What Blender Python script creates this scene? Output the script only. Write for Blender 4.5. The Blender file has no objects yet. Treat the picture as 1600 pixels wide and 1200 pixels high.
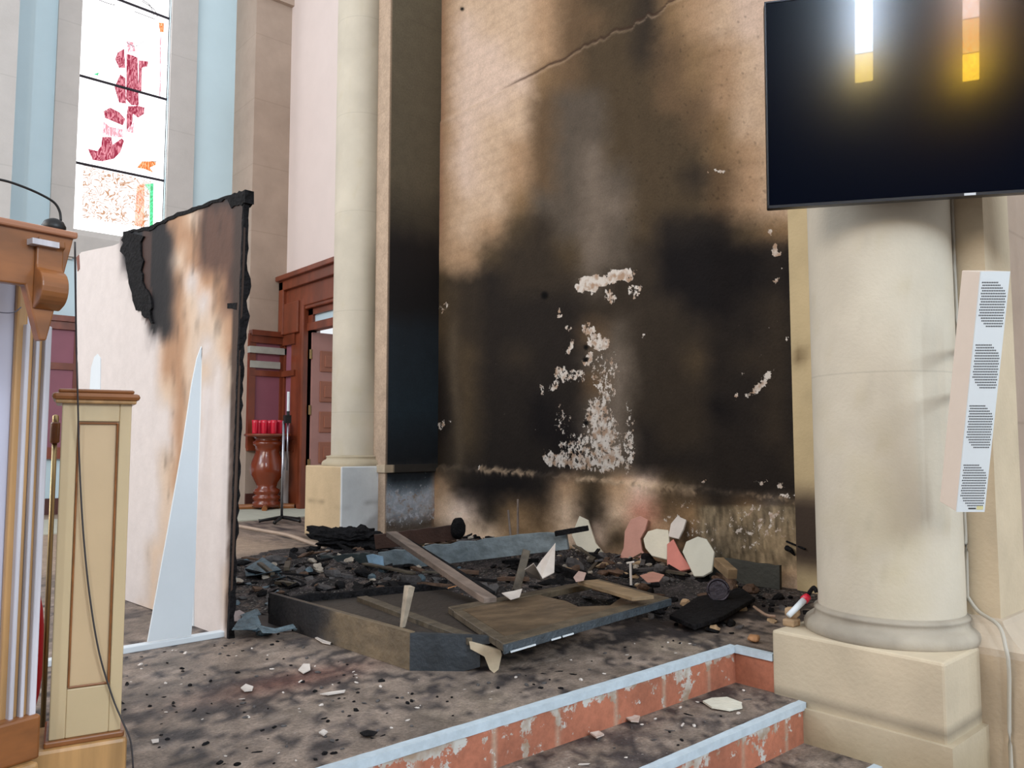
import bpy, bmesh, math, random
import numpy as np
from mathutils import Vector, Matrix
random.seed(7); np.random.seed(7)
SC = bpy.context.scene
COL = SC.collection
# ------------------------------------------------------------------ camera, world, light, exposure
FPX, HOR = 1230.0, 690.0            # focal length in pixels of the 1600 wide frame, horizon row
PITCH = math.atan((HOR-600)/FPX)
FH = Vector((.661, .7504, 0)).normalized(); RT = Vector((FH.y, -FH.x, 0))
EYE = Vector((0, 0, 1.0))
VD = FH*math.cos(PITCH)+Vector((0, 0, math.sin(PITCH)))
UPV = RT.cross(VD)
cam = bpy.data.cameras.new('camera'); co = bpy.data.objects.new('camera', cam); COL.objects.link(co)
cam.sensor_width = 36; cam.lens = 36*FPX/1600; cam.clip_end = 200; cam.clip_start = .05
co.matrix_world = Matrix.Translation(EYE) @ Matrix((RT, UPV, -VD)).transposed().to_4x4()
SC.camera = co
W = bpy.data.worlds.new('world'); SC.world = W; W.use_nodes = True
W.node_tree.nodes['Background'].inputs[0].default_value = (.93, .96, 1, 1)
W.node_tree.nodes['Background'].inputs[1].default_value = .66
SC.view_settings.view_transform = 'Standard'; SC.view_settings.look = 'None'
SC.view_settings.exposure = 0.50; SC.view_settings.gamma = 1

def area(name, loc, tgt, size, power, col):
    l = bpy.data.lights.new(name, 'AREA'); l.shape = 'RECTANGLE'; l.size, l.size_y = size
    l.energy = power; l.color = col
    o = bpy.data.objects.new(name, l); COL.objects.link(o); o.location = loc
    o.rotation_euler = (Vector(tgt)-Vector(loc)).to_track_quat('-Z', 'Y').to_euler()
    return o
area('nave_daylight', (2.4, -10, 6.5), (3.8, 3, 1), (4.5, 4), 800, (.78, .90, 1))
area('aisle_daylight', (-8.5, 3.5, 5.5), (4, 4, 1.5), (5, 4), 440, (1, .89, .78))
area('chancel_daylight', (-5.5, 9.0, 6.5), (3.5, 6, 1), (3, 4), 260, (.80, .90, 1))

# ------------------------------------------------------------------ geometry of sight: pixel -> point on a plane
def ray(px, py):
    return (RT*(px-800)/FPX + UPV*(600-py)/FPX + VD)
def hit(px, py, p0, n):
    d = ray(px, py); n = Vector(n); t = (Vector(p0)-EYE).dot(n)/d.dot(n); return EYE+d*t
def hx(px, py, x): return hit(px, py, (x, 0, 0), (1, 0, 0))
def hy(px, py, y): return hit(px, py, (0, y, 0), (0, 1, 0))
def hz(px, py, z=0): return hit(px, py, (0, 0, z), (0, 0, 1))
def hd(px, py, dist):
    return hit(px, py, EYE+FH*dist, FH)
def proj(c):
    r = c-np.array(EYE); z = r@np.array(VD)
    return 800+FPX*(r@np.array(RT))/z, 600-FPX*(r@np.array(UPV))/z

# ------------------------------------------------------------------ helpers
def lin(v): v = v/255.0; return v/12.92 if v <= .04045 else ((v+.055)/1.055)**2.4
ALB = .80
def C3(c, k=ALB): return tuple(lin(x)*k for x in c)
def link(o, parent=None):
    COL.objects.link(o)
    if parent is not None: o.parent = parent
    return o
def tag(o, label=None, cat=None, group=None, kind=None):
    if label: o['label'] = label
    if cat: o['category'] = cat
    if group: o['group'] = group
    if kind: o['kind'] = kind
    return o
def thing(name, label, cat, loc=(0, 0, 0), rz=0, group=None):
    o = bpy.data.objects.new(name, None); o.empty_display_size = .1
    o.location = loc; o.rotation_euler = (0, 0, rz); COL.objects.link(o)
    return tag(o, label, cat, group)
def mesh(name, bm, m, parent=None, smooth=False, local=None):
    """link a bmesh in world coordinates as one object; parented ones keep their place"""
    bmesh.ops.recalc_face_normals(bm, faces=bm.faces)
    me = bpy.data.meshes.new(name); 
    if smooth:
        for f in bm.faces: f.smooth = True
    o = bpy.data.objects.new(name, me)
    pv = Vector((0, 0, 0))
    if parent is not None:
        pm = Matrix.LocRotScale(parent.location, parent.rotation_euler, None)
        root = parent.parent
        if root is not None: pm = Matrix.LocRotScale(root.location, root.rotation_euler, None) @ pm
        if not local: bm.transform(pm.inverted())
        o.parent = parent
    else:
        cs = [v.co for v in bm.verts]
        if cs:
            pv = Vector((sum(c.x for c in cs)/len(cs), sum(c.y for c in cs)/len(cs), min(c.z for c in cs)))
            bm.transform(Matrix.Translation(-pv)); o.location = pv
    bm.to_mesh(me); bm.free()
    if m is not None: me.materials.append(m)
    COL.objects.link(o)
    return o
def bev(o, w=.004, seg=2, ang=40):
    b = o.modifiers.new('bevel', 'BEVEL'); b.width = w; b.segments = seg; b.limit_method = 'ANGLE'; b.angle_limit = math.radians(ang)
    return o
def B(): return bmesh.new()
def box(bm, a, b):
    x0, x1 = sorted((a[0], b[0])); y0, y1 = sorted((a[1], b[1])); z0, z1 = sorted((a[2], b[2]))
    v = [bm.verts.new(p) for p in ((x0,y0,z0),(x1,y0,z0),(x1,y1,z0),(x0,y1,z0),(x0,y0,z1),(x1,y0,z1),(x1,y1,z1),(x0,y1,z1))]
    for f in ((3,2,1,0),(4,5,6,7),(0,1,5,4),(1,2,6,5),(2,3,7,6),(3,0,4,7)): bm.faces.new([v[i] for i in f])
def obox(bm, o, u, v, w):
    """box from corner o with edge vectors u v w"""
    o, u, v, w = map(Vector, (o, u, v, w))
    P = [o, o+u, o+u+v, o+v, o+w, o+u+w, o+u+v+w, o+v+w]
    q = [bm.verts.new(p) for p in P]
    for f in ((3,2,1,0),(4,5,6,7),(0,1,5,4),(1,2,6,5),(2,3,7,6),(3,0,4,7)): bm.faces.new([q[i] for i in f])
def prism(bm, pts, d):
    d = Vector(d); a = [bm.verts.new(p) for p in pts]; b = [bm.verts.new(Vector(p)+d) for p in pts]
    bm.faces.new(a); bm.faces.new(b[::-1]); n = len(pts)
    for i in range(n): bm.faces.new((a[i], a[(i+1) % n], b[(i+1) % n], b[i]))
def tube(bm, pts, r, seg=8, cap=True):
    pts = [Vector(p) for p in pts]; rings = []
    for i, p in enumerate(pts):
        t = (pts[min(i+1, len(pts)-1)]-pts[max(i-1, 0)]).normalized()
        a = t.cross(Vector((0, 0, 1)));
        if a.length < 1e-3: a = t.cross(Vector((1, 0, 0)))
        a.normalize(); b = t.cross(a); rr = r[i] if isinstance(r, (list, tuple)) else r
        rings.append([bm.verts.new(p+(a*math.cos(k*2*math.pi/seg)+b*math.sin(k*2*math.pi/seg))*rr) for k in range(seg)])
    for r0, r1 in zip(rings, rings[1:]):
        for k in range(seg): bm.faces.new((r0[k], r0[(k+1) % seg], r1[(k+1) % seg], r1[k]))
    if cap: bm.faces.new(rings[0]); bm.faces.new(rings[-1][::-1])
def lathe(bm, cx, cy, prof, seg=48, cap=True):
    rings = [[bm.verts.new((cx+r*math.cos(k*2*math.pi/seg), cy+r*math.sin(k*2*math.pi/seg), z)) for k in range(seg)] for r, z in prof]
    for r0, r1 in zip(rings, rings[1:]):
        for k in range(seg): bm.faces.new((r0[k], r0[(k+1) % seg], r1[(k+1) % seg], r1[k]))
    if cap: bm.faces.new(rings[0]); bm.faces.new(rings[-1][::-1])
def spline(pts, n=8):
    pts = [Vector(p) for p in pts]; out = []
    for i in range(len(pts)-1):
        p0, p1, p2, p3 = pts[max(i-1, 0)], pts[i], pts[i+1], pts[min(i+2, len(pts)-1)]
        for k in range(n):
            t = k/n; out.append(.5*((2*p1)+(p2-p0)*t+(2*p0-5*p1+4*p2-p3)*t*t+(3*p1-p0-3*p2+p3)*t**3))
    return out+[pts[-1]]
# value noise
_T = np.random.rand(4096)
def vnoise(x, y, z=0*1.0, s=1.0):
    x = np.asarray(x, float)*s+31.7; y = np.asarray(y, float)*s+17.3; z = np.asarray(z, float)*s+11.1+0*x
    xi, yi, zi = np.floor(x).astype(int), np.floor(y).astype(int), np.floor(z).astype(int)
    fx, fy, fz = x-xi, y-yi, z-zi; fx = fx*fx*(3-2*fx); fy = fy*fy*(3-2*fy); fz = fz*fz*(3-2*fz)
    h = lambda a, b, c: _T[(a*73856+b*19349663 % 4093+b*977+c*83492+a*b*31) % 4096]
    r = 0
    for i in (0, 1):
        for j in (0, 1):
            for k in (0, 1):
                r = r+h(xi+i, yi+j, zi+k)*(fx if i else 1-fx)*(fy if j else 1-fy)*(fz if k else 1-fz)
    return r
def fbm(x, y, z=0.0, s=1.0, o=4):
    r = 0; a = .5; t = 0
    for i in range(o): r = r+a*vnoise(x, y, z, s*2**i); t += a; a *= .55
    return r/t
def worldco(o):
    n = len(o.data.vertices); a = np.empty(n*3); o.data.vertices.foreach_get('co', a); a = a.reshape(-1, 3)
    l = Vector(o.location)
    p = o.parent
    while p is not None: l = l+Vector(p.location); p = p.parent
    return a+np.array(l)
def setcol(o, rgb, flake=None):
    """rgb: n x 3 sRGB-like 0..255 pigment values, stored as a surface stain attribute"""
    rgb = np.clip(np.asarray(rgb, float)/255, 0, 1)
    l = np.where(rgb <= .04045, rgb/12.92, ((rgb+.055)/1.055)**2.4)*ALB
    a = o.data.attributes.new('stain', 'FLOAT_COLOR', 'POINT')
    a.data.foreach_set('color', np.concatenate([l, np.ones((len(l), 1))], 1).ravel())
    if flake is not None:
        b = o.data.attributes.new('flake', 'FLOAT', 'POINT'); b.data.foreach_set('value', np.asarray(flake, float))
def S(t): t = np.clip(t, 0, 1); return t*t*(3-2*t)

# ------------------------------------------------------------------ materials
MATS = {}
def mat(name, col=(200, 200, 200), rough=.6, var=.12, ns=6, bump=.15, bs=40, spec=.4, stain=False, flake=False, metal=0,
        wood=None, joints=None, coat=0, emit=None, fcol=(226, 216, 206), fs=38, stretch=(1, 1, 1)):
    if name in MATS: return MATS[name]
    m = bpy.data.materials.new(name); m.use_nodes = True; nt = m.node_tree; N = nt.nodes; L = nt.links
    bs_ = N['Principled BSDF']
    bs_.inputs['Roughness'].default_value = rough; bs_.inputs['Metallic'].default_value = metal
    bs_.inputs['Specular IOR Level'].default_value = spec; bs_.inputs['Coat Weight'].default_value = coat
    bs_.inputs['Coat Roughness'].default_value = .12
    g = N.new('ShaderNodeNewGeometry'); mp = N.new('ShaderNodeMapping'); mp.inputs['Scale'].default_value = stretch
    tc = N.new('ShaderNodeTexCoord'); L.new((tc.outputs['Object'] if wood else g.outputs['Position']), mp.inputs[0])
    n1 = N.new('ShaderNodeTexNoise'); n1.inputs['Scale'].default_value = ns; n1.inputs['Detail'].default_value = 8; n1.inputs['Roughness'].default_value = .62
    L.new(mp.outputs[0], n1.inputs['Vector'])
    mr = N.new('ShaderNodeMapRange'); mr.inputs[1].default_value = .3; mr.inputs[2].default_value = .7
    mr.inputs[3].default_value = 1-var; mr.inputs[4].default_value = 1+var; L.new(n1.outputs[0], mr.inputs[0])
    mul = N.new('ShaderNodeVectorMath'); mul.operation = 'SCALE'
    if stain:
        at = N.new('ShaderNodeAttribute'); at.attribute_name = 'stain'; src = at.outputs['Color']
    else:
        rg = N.new('ShaderNodeRGB'); rg.outputs[0].default_value = C3(col)+(1,); src = rg.outputs[0]
    L.new(src, mul.inputs[0]); L.new(mr.outputs[0], mul.inputs['Scale']); out = mul.outputs[0]
    if stain and flake:
        n3 = N.new('ShaderNodeTexNoise'); n3.inputs['Scale'].default_value = ns*7; n3.inputs['Detail'].default_value = 6; n3.inputs['Roughness'].default_value = .75; L.new(mp.outputs[0], n3.inputs['Vector'])
        r3 = N.new('ShaderNodeMapRange'); r3.inputs[1].default_value = .34; r3.inputs[2].default_value = .62; r3.inputs[3].default_value = 1-var*1.6; r3.inputs[4].default_value = 1+var*.7; L.new(n3.outputs[0], r3.inputs[0])
        m5 = N.new('ShaderNodeVectorMath'); m5.operation = 'SCALE'; L.new(out, m5.inputs[0]); L.new(r3.outputs[0], m5.inputs['Scale']); out = m5.outputs[0]
    if wood:
        wv = N.new('ShaderNodeTexNoise'); wm = N.new('ShaderNodeMapping'); wm.inputs['Scale'].default_value = wood
        L.new(tc.outputs['Object'], wm.inputs[0]); L.new(wm.outputs[0], wv.inputs['Vector']); wv.inputs['Scale'].default_value = 5; wv.inputs['Detail'].default_value = 6
        r2 = N.new('ShaderNodeMapRange'); r2.inputs[1].default_value = .35; r2.inputs[2].default_value = .65; r2.inputs[3].default_value = .72; r2.inputs[4].default_value = 1.15
        L.new(wv.outputs[0], r2.inputs[0]); m2 = N.new('ShaderNodeVectorMath'); m2.operation = 'SCALE'; L.new(out, m2.inputs[0]); L.new(r2.outputs[0], m2.inputs['Scale']); out = m2.outputs[0]
    if joints:                                   # horizontal mortar joints: (z0, spacing, halfwidth)
        sx = N.new('ShaderNodeSeparateXYZ'); L.new(g.outputs['Position'], sx.inputs[0])
        a = N.new('ShaderNodeMath'); a.operation = 'SUBTRACT'; L.new(sx.outputs[2], a.inputs[0]); a.inputs[1].default_value = joints[0]-joints[1]/2
        b = N.new('ShaderNodeMath'); b.operation = 'FLOORED_MODULO'; L.new(a.outputs[0], b.inputs[0]); b.inputs[1].default_value = joints[1]
        c = N.new('ShaderNodeMath'); c.operation = 'SUBTRACT'; L.new(b.outputs[0], c.inputs[0]); c.inputs[1].default_value = joints[1]/2
        d = N.new('ShaderNodeMath'); d.operation = 'ABSOLUTE'; L.new(c.outputs[0], d.inputs[0])
        e = N.new('ShaderNodeMapRange'); e.inputs[1].default_value = 0; e.inputs[2].default_value = joints[2]; e.inputs[3].default_value = .84; e.inputs[4].default_value = 1
        L.new(d.outputs[0], e.inputs[0]); m3 = N.new('ShaderNodeVectorMath'); m3.operation = 'SCALE'; L.new(out, m3.inputs[0]); L.new(e.outputs[0], m3.inputs['Scale']); out = m3.outputs[0]
    if flake:
        fa = N.new('ShaderNodeAttribute'); fa.attribute_name = 'flake'
        fn = N.new('ShaderNodeTexNoise'); fn.inputs['Scale'].default_value = fs; fn.inputs['Detail'].default_value = 7; fn.inputs['Roughness'].default_value = .7
        L.new(g.outputs['Position'], fn.inputs['Vector'])
        fm = N.new('ShaderNodeMath'); fm.operation = 'MULTIPLY_ADD'; L.new(fn.outputs[0], fm.inputs[0]); fm.inputs[1].default_value = 2.4; fm.inputs[2].default_value = -.7
        ad = N.new('ShaderNodeMath'); ad.operation = 'ADD'; L.new(fa.outputs['Fac'], ad.inputs[0]); L.new(fm.outputs[0], ad.inputs[1])
        th = N.new('ShaderNodeMapRange'); th.inputs[1].default_value = 1.0; th.inputs[2].default_value = 1.08; L.new(ad.outputs[0], th.inputs[0])
        mx = N.new('ShaderNodeMix'); mx.data_type = 'RGBA'; L.new(th.outputs[0], mx.inputs['Factor']); L.new(out, mx.inputs['A'])
        f2 = N.new('ShaderNodeTexNoise'); f2.inputs['Scale'].default_value = fs*.6; f2.inputs['Detail'].default_value = 5; L.new(g.outputs['Position'], f2.inputs['Vector'])
        fr_ = N.new('ShaderNodeValToRGB'); L.new(f2.outputs[0], fr_.inputs[0]); fr_.color_ramp.elements[0].position = .38; fr_.color_ramp.elements[1].position = .56
        fr_.color_ramp.elements[0].color = C3(tuple(x*k for x, k in zip(fcol, (.80, .70, .62))))+(1,); fr_.color_ramp.elements[1].color = C3(fcol)+(1,)
        L.new(fr_.outputs[0], mx.inputs['B']); out = mx.outputs['Result']
    L.new(out, bs_.inputs['Base Color'])
    if bump:
        n2 = N.new('ShaderNodeTexNoise'); n2.inputs['Scale'].default_value = bs; n2.inputs['Detail'].default_value = 6; L.new(mp.outputs[0], n2.inputs['Vector'])
        bp = N.new('ShaderNodeBump'); bp.inputs['Strength'].default_value = bump; bp.inputs['Distance'].default_value = .02; L.new(n2.outputs[0], bp.inputs['Height']); L.new(bp.outputs[0], bs_.inputs['Normal'])
    if emit:
        L.new(out, bs_.inputs['Emission Color']); bs_.inputs['Emission Strength'].default_value = emit
    MATS[name] = m; return m
M_stone = mat('limestone', (214, 204, 184), .8, .07, 3, .12, 60, .3, joints=(1.31, 1.08, .006), stain=True)
M_stone_p = mat('limestone_plain', (214, 200, 178), .8, .08, 4, .15, 50, .3, stain=True)
M_jamb = mat('sooty_stone', rough=.75, var=.12, ns=7, bump=.15, bs=40, spec=.3, stain=True, flake=True, joints=(1.31, 1.08, .006), fcol=(206, 214, 226), fs=20)
M_soot = mat('sooty_plaster', rough=.85, var=.10, ns=9, bump=.25, bs=35, spec=.12, stain=True, flake=True, fs=24)
M_floor = mat('dirty_floor', rough=.55, var=.26, ns=12, bump=.35, bs=45, spec=.35, stain=True, flake=True, fcol=(190, 182, 175), fs=55)
M_plast = mat('blue_white_plaster', (214, 238, 248), .8, .02, 3, .03, 30)
M_pink = mat('pink_plaster', (236, 219, 212), .8, .02, 3, .03, 30)
M_tan = mat('tan_stone', (182, 162, 146), .8, .09, 3, .1, 40, joints=(1.1, 1.05, .012))
M_grey = mat('grey_stone', (205, 200, 196), .8, .06, 3, .1, 40, joints=(1.0, 1.2, .01))
M_wood = mat('dark_red_wood', (128, 62, 38), .35, .15, 5, .05, 30, .5, wood=(1, 1, .15))
M_mauve = mat('mauve_panel', (150, 92, 108), .5, .06, 4, .02, 20)
M_oak = mat('honey_oak', (196, 150, 96), .38, .06, 4, .03, 40, .5, wood=(4, 4, .25), coat=.3)
M_lect = mat('varnished_oak', (150, 92, 46), .35, .1, 4, .03, 40, .5, wood=(.4, 4, 4), coat=.3)
M_strip = mat('pale_oak', (222, 218, 226), .35, .05, 4, .02, 40, .5, wood=(4, 4, .2), coat=.3)  # pale tone for alternate lectern strips and the corbel cap
M_char = mat('charred_wood', (27, 26, 28), .8, .7, 22, 1, 50, .12)
M_charb = mat('scorched_board', (88, 78, 64), .55, .3, 9, .3, 40, .5, wood=(.5, 5, 5))
M_charg = mat('ash_grey_board', (130, 142, 148), .6, .25, 8, .3, 40, .4, wood=(4, .3, 4))
M_ash = mat('ash_and_cinders', (62, 57, 56), .85, .6, 22, .9, 60, .3, stain=True, flake=True, fcol=(150, 146, 142), fs=60)
M_white = mat('white_paint', (226, 234, 240), .5, .03, 4, .03, 30)
M_nose = mat('pale_step_nosing', (196, 210, 220), .5, .12, 20, .1, 40)
M_black = mat('black_plastic', (22, 22, 24), .45, .05, 4, 0)
M_metal = mat('brushed_steel', (190, 195, 205), .3, .03, 4, 0, metal=1)
M_brass = mat('brass', (190, 165, 120), .3, .03, 4, 0, metal=1)
M_red = mat('red_glass', (215, 30, 60), .15, .05, 4, 0, spec=.6)
M_redcl = mat('red_cloth', (205, 25, 35), .8, .08, 8, .1, 60)

# ------------------------------------------------------------------ SETTING
ZN = -.528                      # nave floor
XW = 5.1                        # burnt wall plane
def grid(xs, ys, fn, skip=None):
    bm = B(); vs = [[bm.verts.new(fn(x, y)) for y in ys] for x in xs]
    for i in range(len(xs)-1):
        for j in range(len(ys)-1):
            if skip and skip((xs[i]+xs[i+1])/2, (ys[j]+ys[j+1])/2): continue
            bm.faces.new((vs[i][j], vs[i+1][j], vs[i+1][j+1], vs[i][j+1]))
    loose = [v for v in bm.verts if not v.link_faces]
    bmesh.ops.delete(bm, geom=loose, context='VERTS')
    return bm
def floor_paint(o, extra=0):
    c = worldco(o); x, y, z = c.T
    n = fbm(x, y, 0, 1.6); n2 = fbm(x+5, y+9, 0, 5.0, 4); n3 = fbm(x-4, y+2, 0, 14, 3)
    col = np.array([146, 130, 118])[None]*(0.62+.72*n2[:, None])
    col = col+(np.array([165, 150, 132])-col)*S((n-.52)*6)[:, None]*.5
    heap = np.exp(-(((x-3.5)/1.9)**2+((y-4.9)/1.75)**2)**2)
    n4 = fbm(x+2, y-7, 0, 30, 3)
    m = S((n2*.5+n3*.35+n4*.3+n*.2-.70+heap*.30+extra)*7)
    m = np.clip(m*.8+S((n3*.62+n4*.42+n2*.12-.66+.13*np.exp(-(((x-1.3)/.8)**2+((y-3.1)/.42)**2))+.40*np.exp(-(((x-3.9)/.8)**2+((y-2.75)/.3)**2)))*11), 0, 1)
    col = col+(np.array([50, 46, 48])-col)*m[:, None]*.85
    lt = S((fbm(x+40, y*1.7, 0, 11, 4)-.60)*9)*(1-m); col = col+(np.array([178, 162, 150])-col)*(lt*.5)[:, None]
    col = col*(.78+.44*n4)[:, None]
    hm = S((heap-.25)*2.4)
    col = col+(np.array([40, 36, 36])-col)*hm[:, None]*.9
    red = np.exp(-(((x-1.55)/.35)**2+((y-3.15)/.12)**2)); col = col+(np.array([105, 55, 45])-col)*(red*.55)[:, None]
    back = S((y-6.4)*1.3)*S((3.6-x)*1.5+.3); col = col+(np.array([176, 154, 134])*(.9+.2*n3[:, None])-col)*back[:, None]
    fl = .06+.16*n2+.12*heap-.3*back
    fl = np.where(y > 9, 0, fl)
    setcol(o, col, fl)
xs = sorted(set(list(np.arange(-3, 0, .5))+list(np.round(np.arange(0, 5.15, .035), 4))+[3.42, 5.15, 7.5]))
ys = sorted(set(list(np.round(np.arange(2.24, 7.6, .035), 4))+[1.0, 1.5, 1.8, 2.03]+list(np.arange(7.7, 13, .2))+[13.4]))
fl = mesh('floor', grid(xs, ys, lambda x, y: (x, y, 0), lambda x, y: (x < 3.42 and y < 2.24) or y < 1.5), M_floor); tag(fl, kind='structure'); floor_paint(fl)
nf = mesh('floor', grid(np.linspace(-12, 8, 30), np.linspace(-24, 1.55, 40), lambda x, y: (x, y, ZN)), M_floor); tag(nf, kind='structure'); floor_paint(nf)

# burnt wall with its soot chart.  Chart cells are 40 units in the wall's projective chart (see proj)
PAL = dict(a=(226,198,178), b=(212,182,154), c=(184,150,118), d=(140,112,82), e=(108,86,64), f=(82,68,51), g=(58,49,40), h=(42,36,32),
           i=(27,23,23), m=(124,110,97), n=(96,85,74), p=(196,140,120), W=(222,212,208), q=(200,178,158), t=(160,124,96), u=(88,62,50), k=(26,22,24), w=(214,206,200))
CH = '''cbbbceffgdcbaaa
cabbceefgdcbaaa
caabceffgedcbaa
caaadefffedcbaa
caabennffeecbba
cabbennfffedbba
cabcenmffffdcba
cabcenmnffgecba
cbbdnnmmfffecbb
cbcfgnmnfhhhfdd
ccfggfmngiiiihh
fghgggnggiiiihi
fghhhhggggiihgh
fghhhhenggghhgh
gfhghhnmggfhggh
hfhhhhemggghhgh
hfhhihnmgggihgh
hfhhiimmhgghhgh
gghhhinnhhhhhhg
chiihcfcafghhhh
bagdebgbpedgdmf
gbbddbafccemgdd
hhhhgeeccchhedc
hhhhhgggghhhhdb'''.split('\n')
def chart(rows, px, py, x0, y0, sx, sy):
    A = np.array([[PAL[ch] for ch in r] for r in rows], float)
    u = np.clip((px-x0)/sx, 0, A.shape[1]-1.001); v = np.clip((py-y0)/sy, 0, A.shape[0]-1.001)
    i, j = u.astype(int), v.astype(int); fu, fv = (u-i)[:, None], (v-j)[:, None]
    fu = .5*fu+.5*fu*fu*(3-2*fu); fv = .5*fv+.5*fv*fv*(3-2*fv)
    return (A[j, i]*(1-fu)+A[j, i+1]*fu)*(1-fv)+(A[j+1, i]*(1-fu)+A[j+1, i+1]*fu)*fv
# flaked patches: chart centre, half sizes, strength, turn
BL = [(945,690,32,34,.50,0),(915,722,44,12,.62,0),(948,610,16,40,.46,0),(930,444,28,13,1.0,-13),(968,431,26,11,1.0,-13),(955,466,10,12,.55,0),(994,458,15,10,.55,-40),(880,488,4,7,.5,0),(893,542,6,9,.75,0),(891,512,7,6,.5,0),(922,518,10,11,.62,0),
 (938,534,17,16,.72,0),(921,560,8,12,.6,0),(883,585,16,15,.60,0),(903,585,14,9,.55,-20),(868,603,9,6,.6,0),(850,612,5,10,.5,0),(946,580,26,32,.43,0),(958,575,8,14,.5,0),
 (938,645,20,26,.66,0),(945,680,22,32,.66,0),(930,715,55,18,.56,0),(872,718,24,14,.68,0),(905,705,30,30,.50,0),(955,718,22,22,.66,0),(984,700,10,38,.50,0),(983,650,6,24,.45,0),(880,660,14,30,.38,0),
 (1190,598,30,6,.70,-36),(1150,621,6,3,.6,0),(1212,392,7,6,.8,0),(1200,360,5,4,.7,0),(1212,360,3,3,.6,0),(1214,438,5,7,.5,0),(1221,420,4,4,.5,0),(1128,268,7,5,.5,0),(1112,272,3,5,.5,0),
 (1228,773,9,7,.72,0),(1240,776,10,3,.5,0),(1010,522,3,6,.6,0),(1233,530,3,3,.6,0),(1140,577,2,2,.6,0),(1160,579,2,3,.6,0),(694,480,10,8,.45,0),(690,662,4,10,.55,0),(1075,785,20,8,.42,0),
 (1195,815,60,34,.40,0),(1100,830,30,22,.38,0),(1170,850,30,16,.36,0),(1060,815,18,14,.45,0),(1115,858,20,12,.42,0),(700,660,3,5,.4,0),(1195,757,12,3,.5,0),(1225,757,14,3,.45,0),(1180,755,8,3,.4,0),(1105,752,5,3,.5,0),(748,728,5,4,.7,0),(1213,800,4,4,.6,0)]
def ledge_y(px): return np.interp(px, [686,760,870,980,1090,1170,1255], [727,733,741,751,763,772,783])+4*(vnoise(px, 0*px, 0, .11)-.5)*2+3*(vnoise(px, 0*px+9, 0, .35)-.5)*2
def crack_y(px): return 192-.505*(px-686)+(5*(vnoise(px, 0*px+3, 0, .05)-.5)+5*(vnoise(px, 0*px+7, 0, .16)-.5))*2*S((px-760)/200)
def crack2_y(px): return 50-.42*(px-850)+8*(vnoise(px, 0*px+3, 0, .06)-.5)
wy = np.arange(2.3, 7.02, .0150); wz = np.arange(0, 6.6, .0165)
YY, ZZ = np.meshgrid(wy, wz, indexing='ij'); base = np.stack([np.full(YY.size, XW), YY.ravel(), ZZ.ravel()], 1)
px, py = proj(base)
below = 1-S((ledge_y(px)-py)/3.0+.5)             # dado plaster stands proud of the wall above
cr = S((py-crack_y(px))/3.0+.5)*S((1115-px)/40+1); c2 = S((py-crack2_y(px))/3+.5)*S((px-840)/20)
rough_ = (fbm(YY.ravel(), ZZ.ravel(), 0, 9, 4)-.5)
lowz = S((py-780)/40)
dx = -.040*below - .012*cr*(px < 1200) - .008*c2 - (.006+.03*lowz)*rough_
fk = np.zeros(len(px))
wxn = px+22*(fbm(px, py, 0, .07, 4)-.5); wyn = py+22*(fbm(px+90, py, 0, .07, 4)-.5)
for (cx, cy, rx, ry, s, an) in BL:
    a = math.radians(an); ux = (wxn-cx)*math.cos(a)+(wyn-cy)*math.sin(a); uy = -(wxn-cx)*math.sin(a)+(wyn-cy)*math.cos(a)
    e = (ux/rx)**2+(uy/ry)**2; fk = np.maximum(fk, (s+(.04 if s > .45 else -.02))*(1-S((e-.25)/1.5)))
jk = 1-.6*S((py-720)/30); jx = px+24*jk*(fbm(px, py, 5, .018, 4)-.5)+10*(fbm(px, py, 8, .09, 3)-.5); jy = py+30*jk*(fbm(px+300, py, 5, .018, 4)-.5)+12*(fbm(px, py, 18, .09, 3)-.5)
rgb = chart(CH, jx, jy, 690, 0, 40, 40)
zr = S((px-1085)/25)*S((py-786)/8)*S((900-py)/20); sv = fbm(px, py*.25, 4, .22, 3); rgb = rgb+(np.array([128, 114, 92])[None]*(.55+.95*sv[:, None])-rgb)*(zr*.8)[:, None]
lb_ = S((py-735)/15)*S((rgb.mean(1)-75)/50); rgb = rgb*(1+.16*lb_[:, None])
lum = rgb.mean(1)
ghost = np.exp(-(((ZZ.ravel()-.03*vnoise(YY.ravel(), ZZ.ravel(), 0, 4)) % .135-.0675)/.018)**2)*S((ZZ.ravel()-2.5)*2)
rgb = rgb*(1-.045*(ghost*S((lum-70)/60)*(.4+.9*fbm(YY.ravel(), ZZ.ravel(), 3, 1.3, 2))))[:, None]
edge = np.exp(-((px-686)/7)**2)*S((400-py)/60); rgb = rgb+(np.array([170, 124, 100])-rgb)*(edge*.6)[:, None]
lg = np.interp(px, [690, 748, 755, 838, 842, 900, 908, 1000, 1004, 1095, 1102, 1175, 1182, 1252], [.2, .1, .9, .9, .1, .25, 1, 1, .6, .6, .15, .3, .7, .7]); lw = np.interp(px, [690, 1000, 1010, 1090, 1110, 1250], [4, 4, 9, 8, 1.6, 1.6]); le = lg*np.exp(-((py-ledge_y(px)-lw*.6)/lw)**2)*S((fbm(px, py, 0, .12, 3)-.3)*8); rgb = rgb+(np.array([196, 168, 138])*(.75+.5*vnoise(px, py, 0, .2))[:, None]-rgb)*(le*.85)[:, None]  # highlight along the ledge edge, painted as pale stretches
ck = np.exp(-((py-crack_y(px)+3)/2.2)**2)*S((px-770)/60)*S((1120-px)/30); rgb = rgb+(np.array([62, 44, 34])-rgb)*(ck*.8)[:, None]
ck = np.exp(-((py-crack_y(px)-2)/2.2)**2)*S((1120-px)/30)*(.4+.6*vnoise(px, py, 0, .1)); rgb = rgb+(np.array([200, 172, 146])-rgb)*(ck*.5)[:, None]
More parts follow.
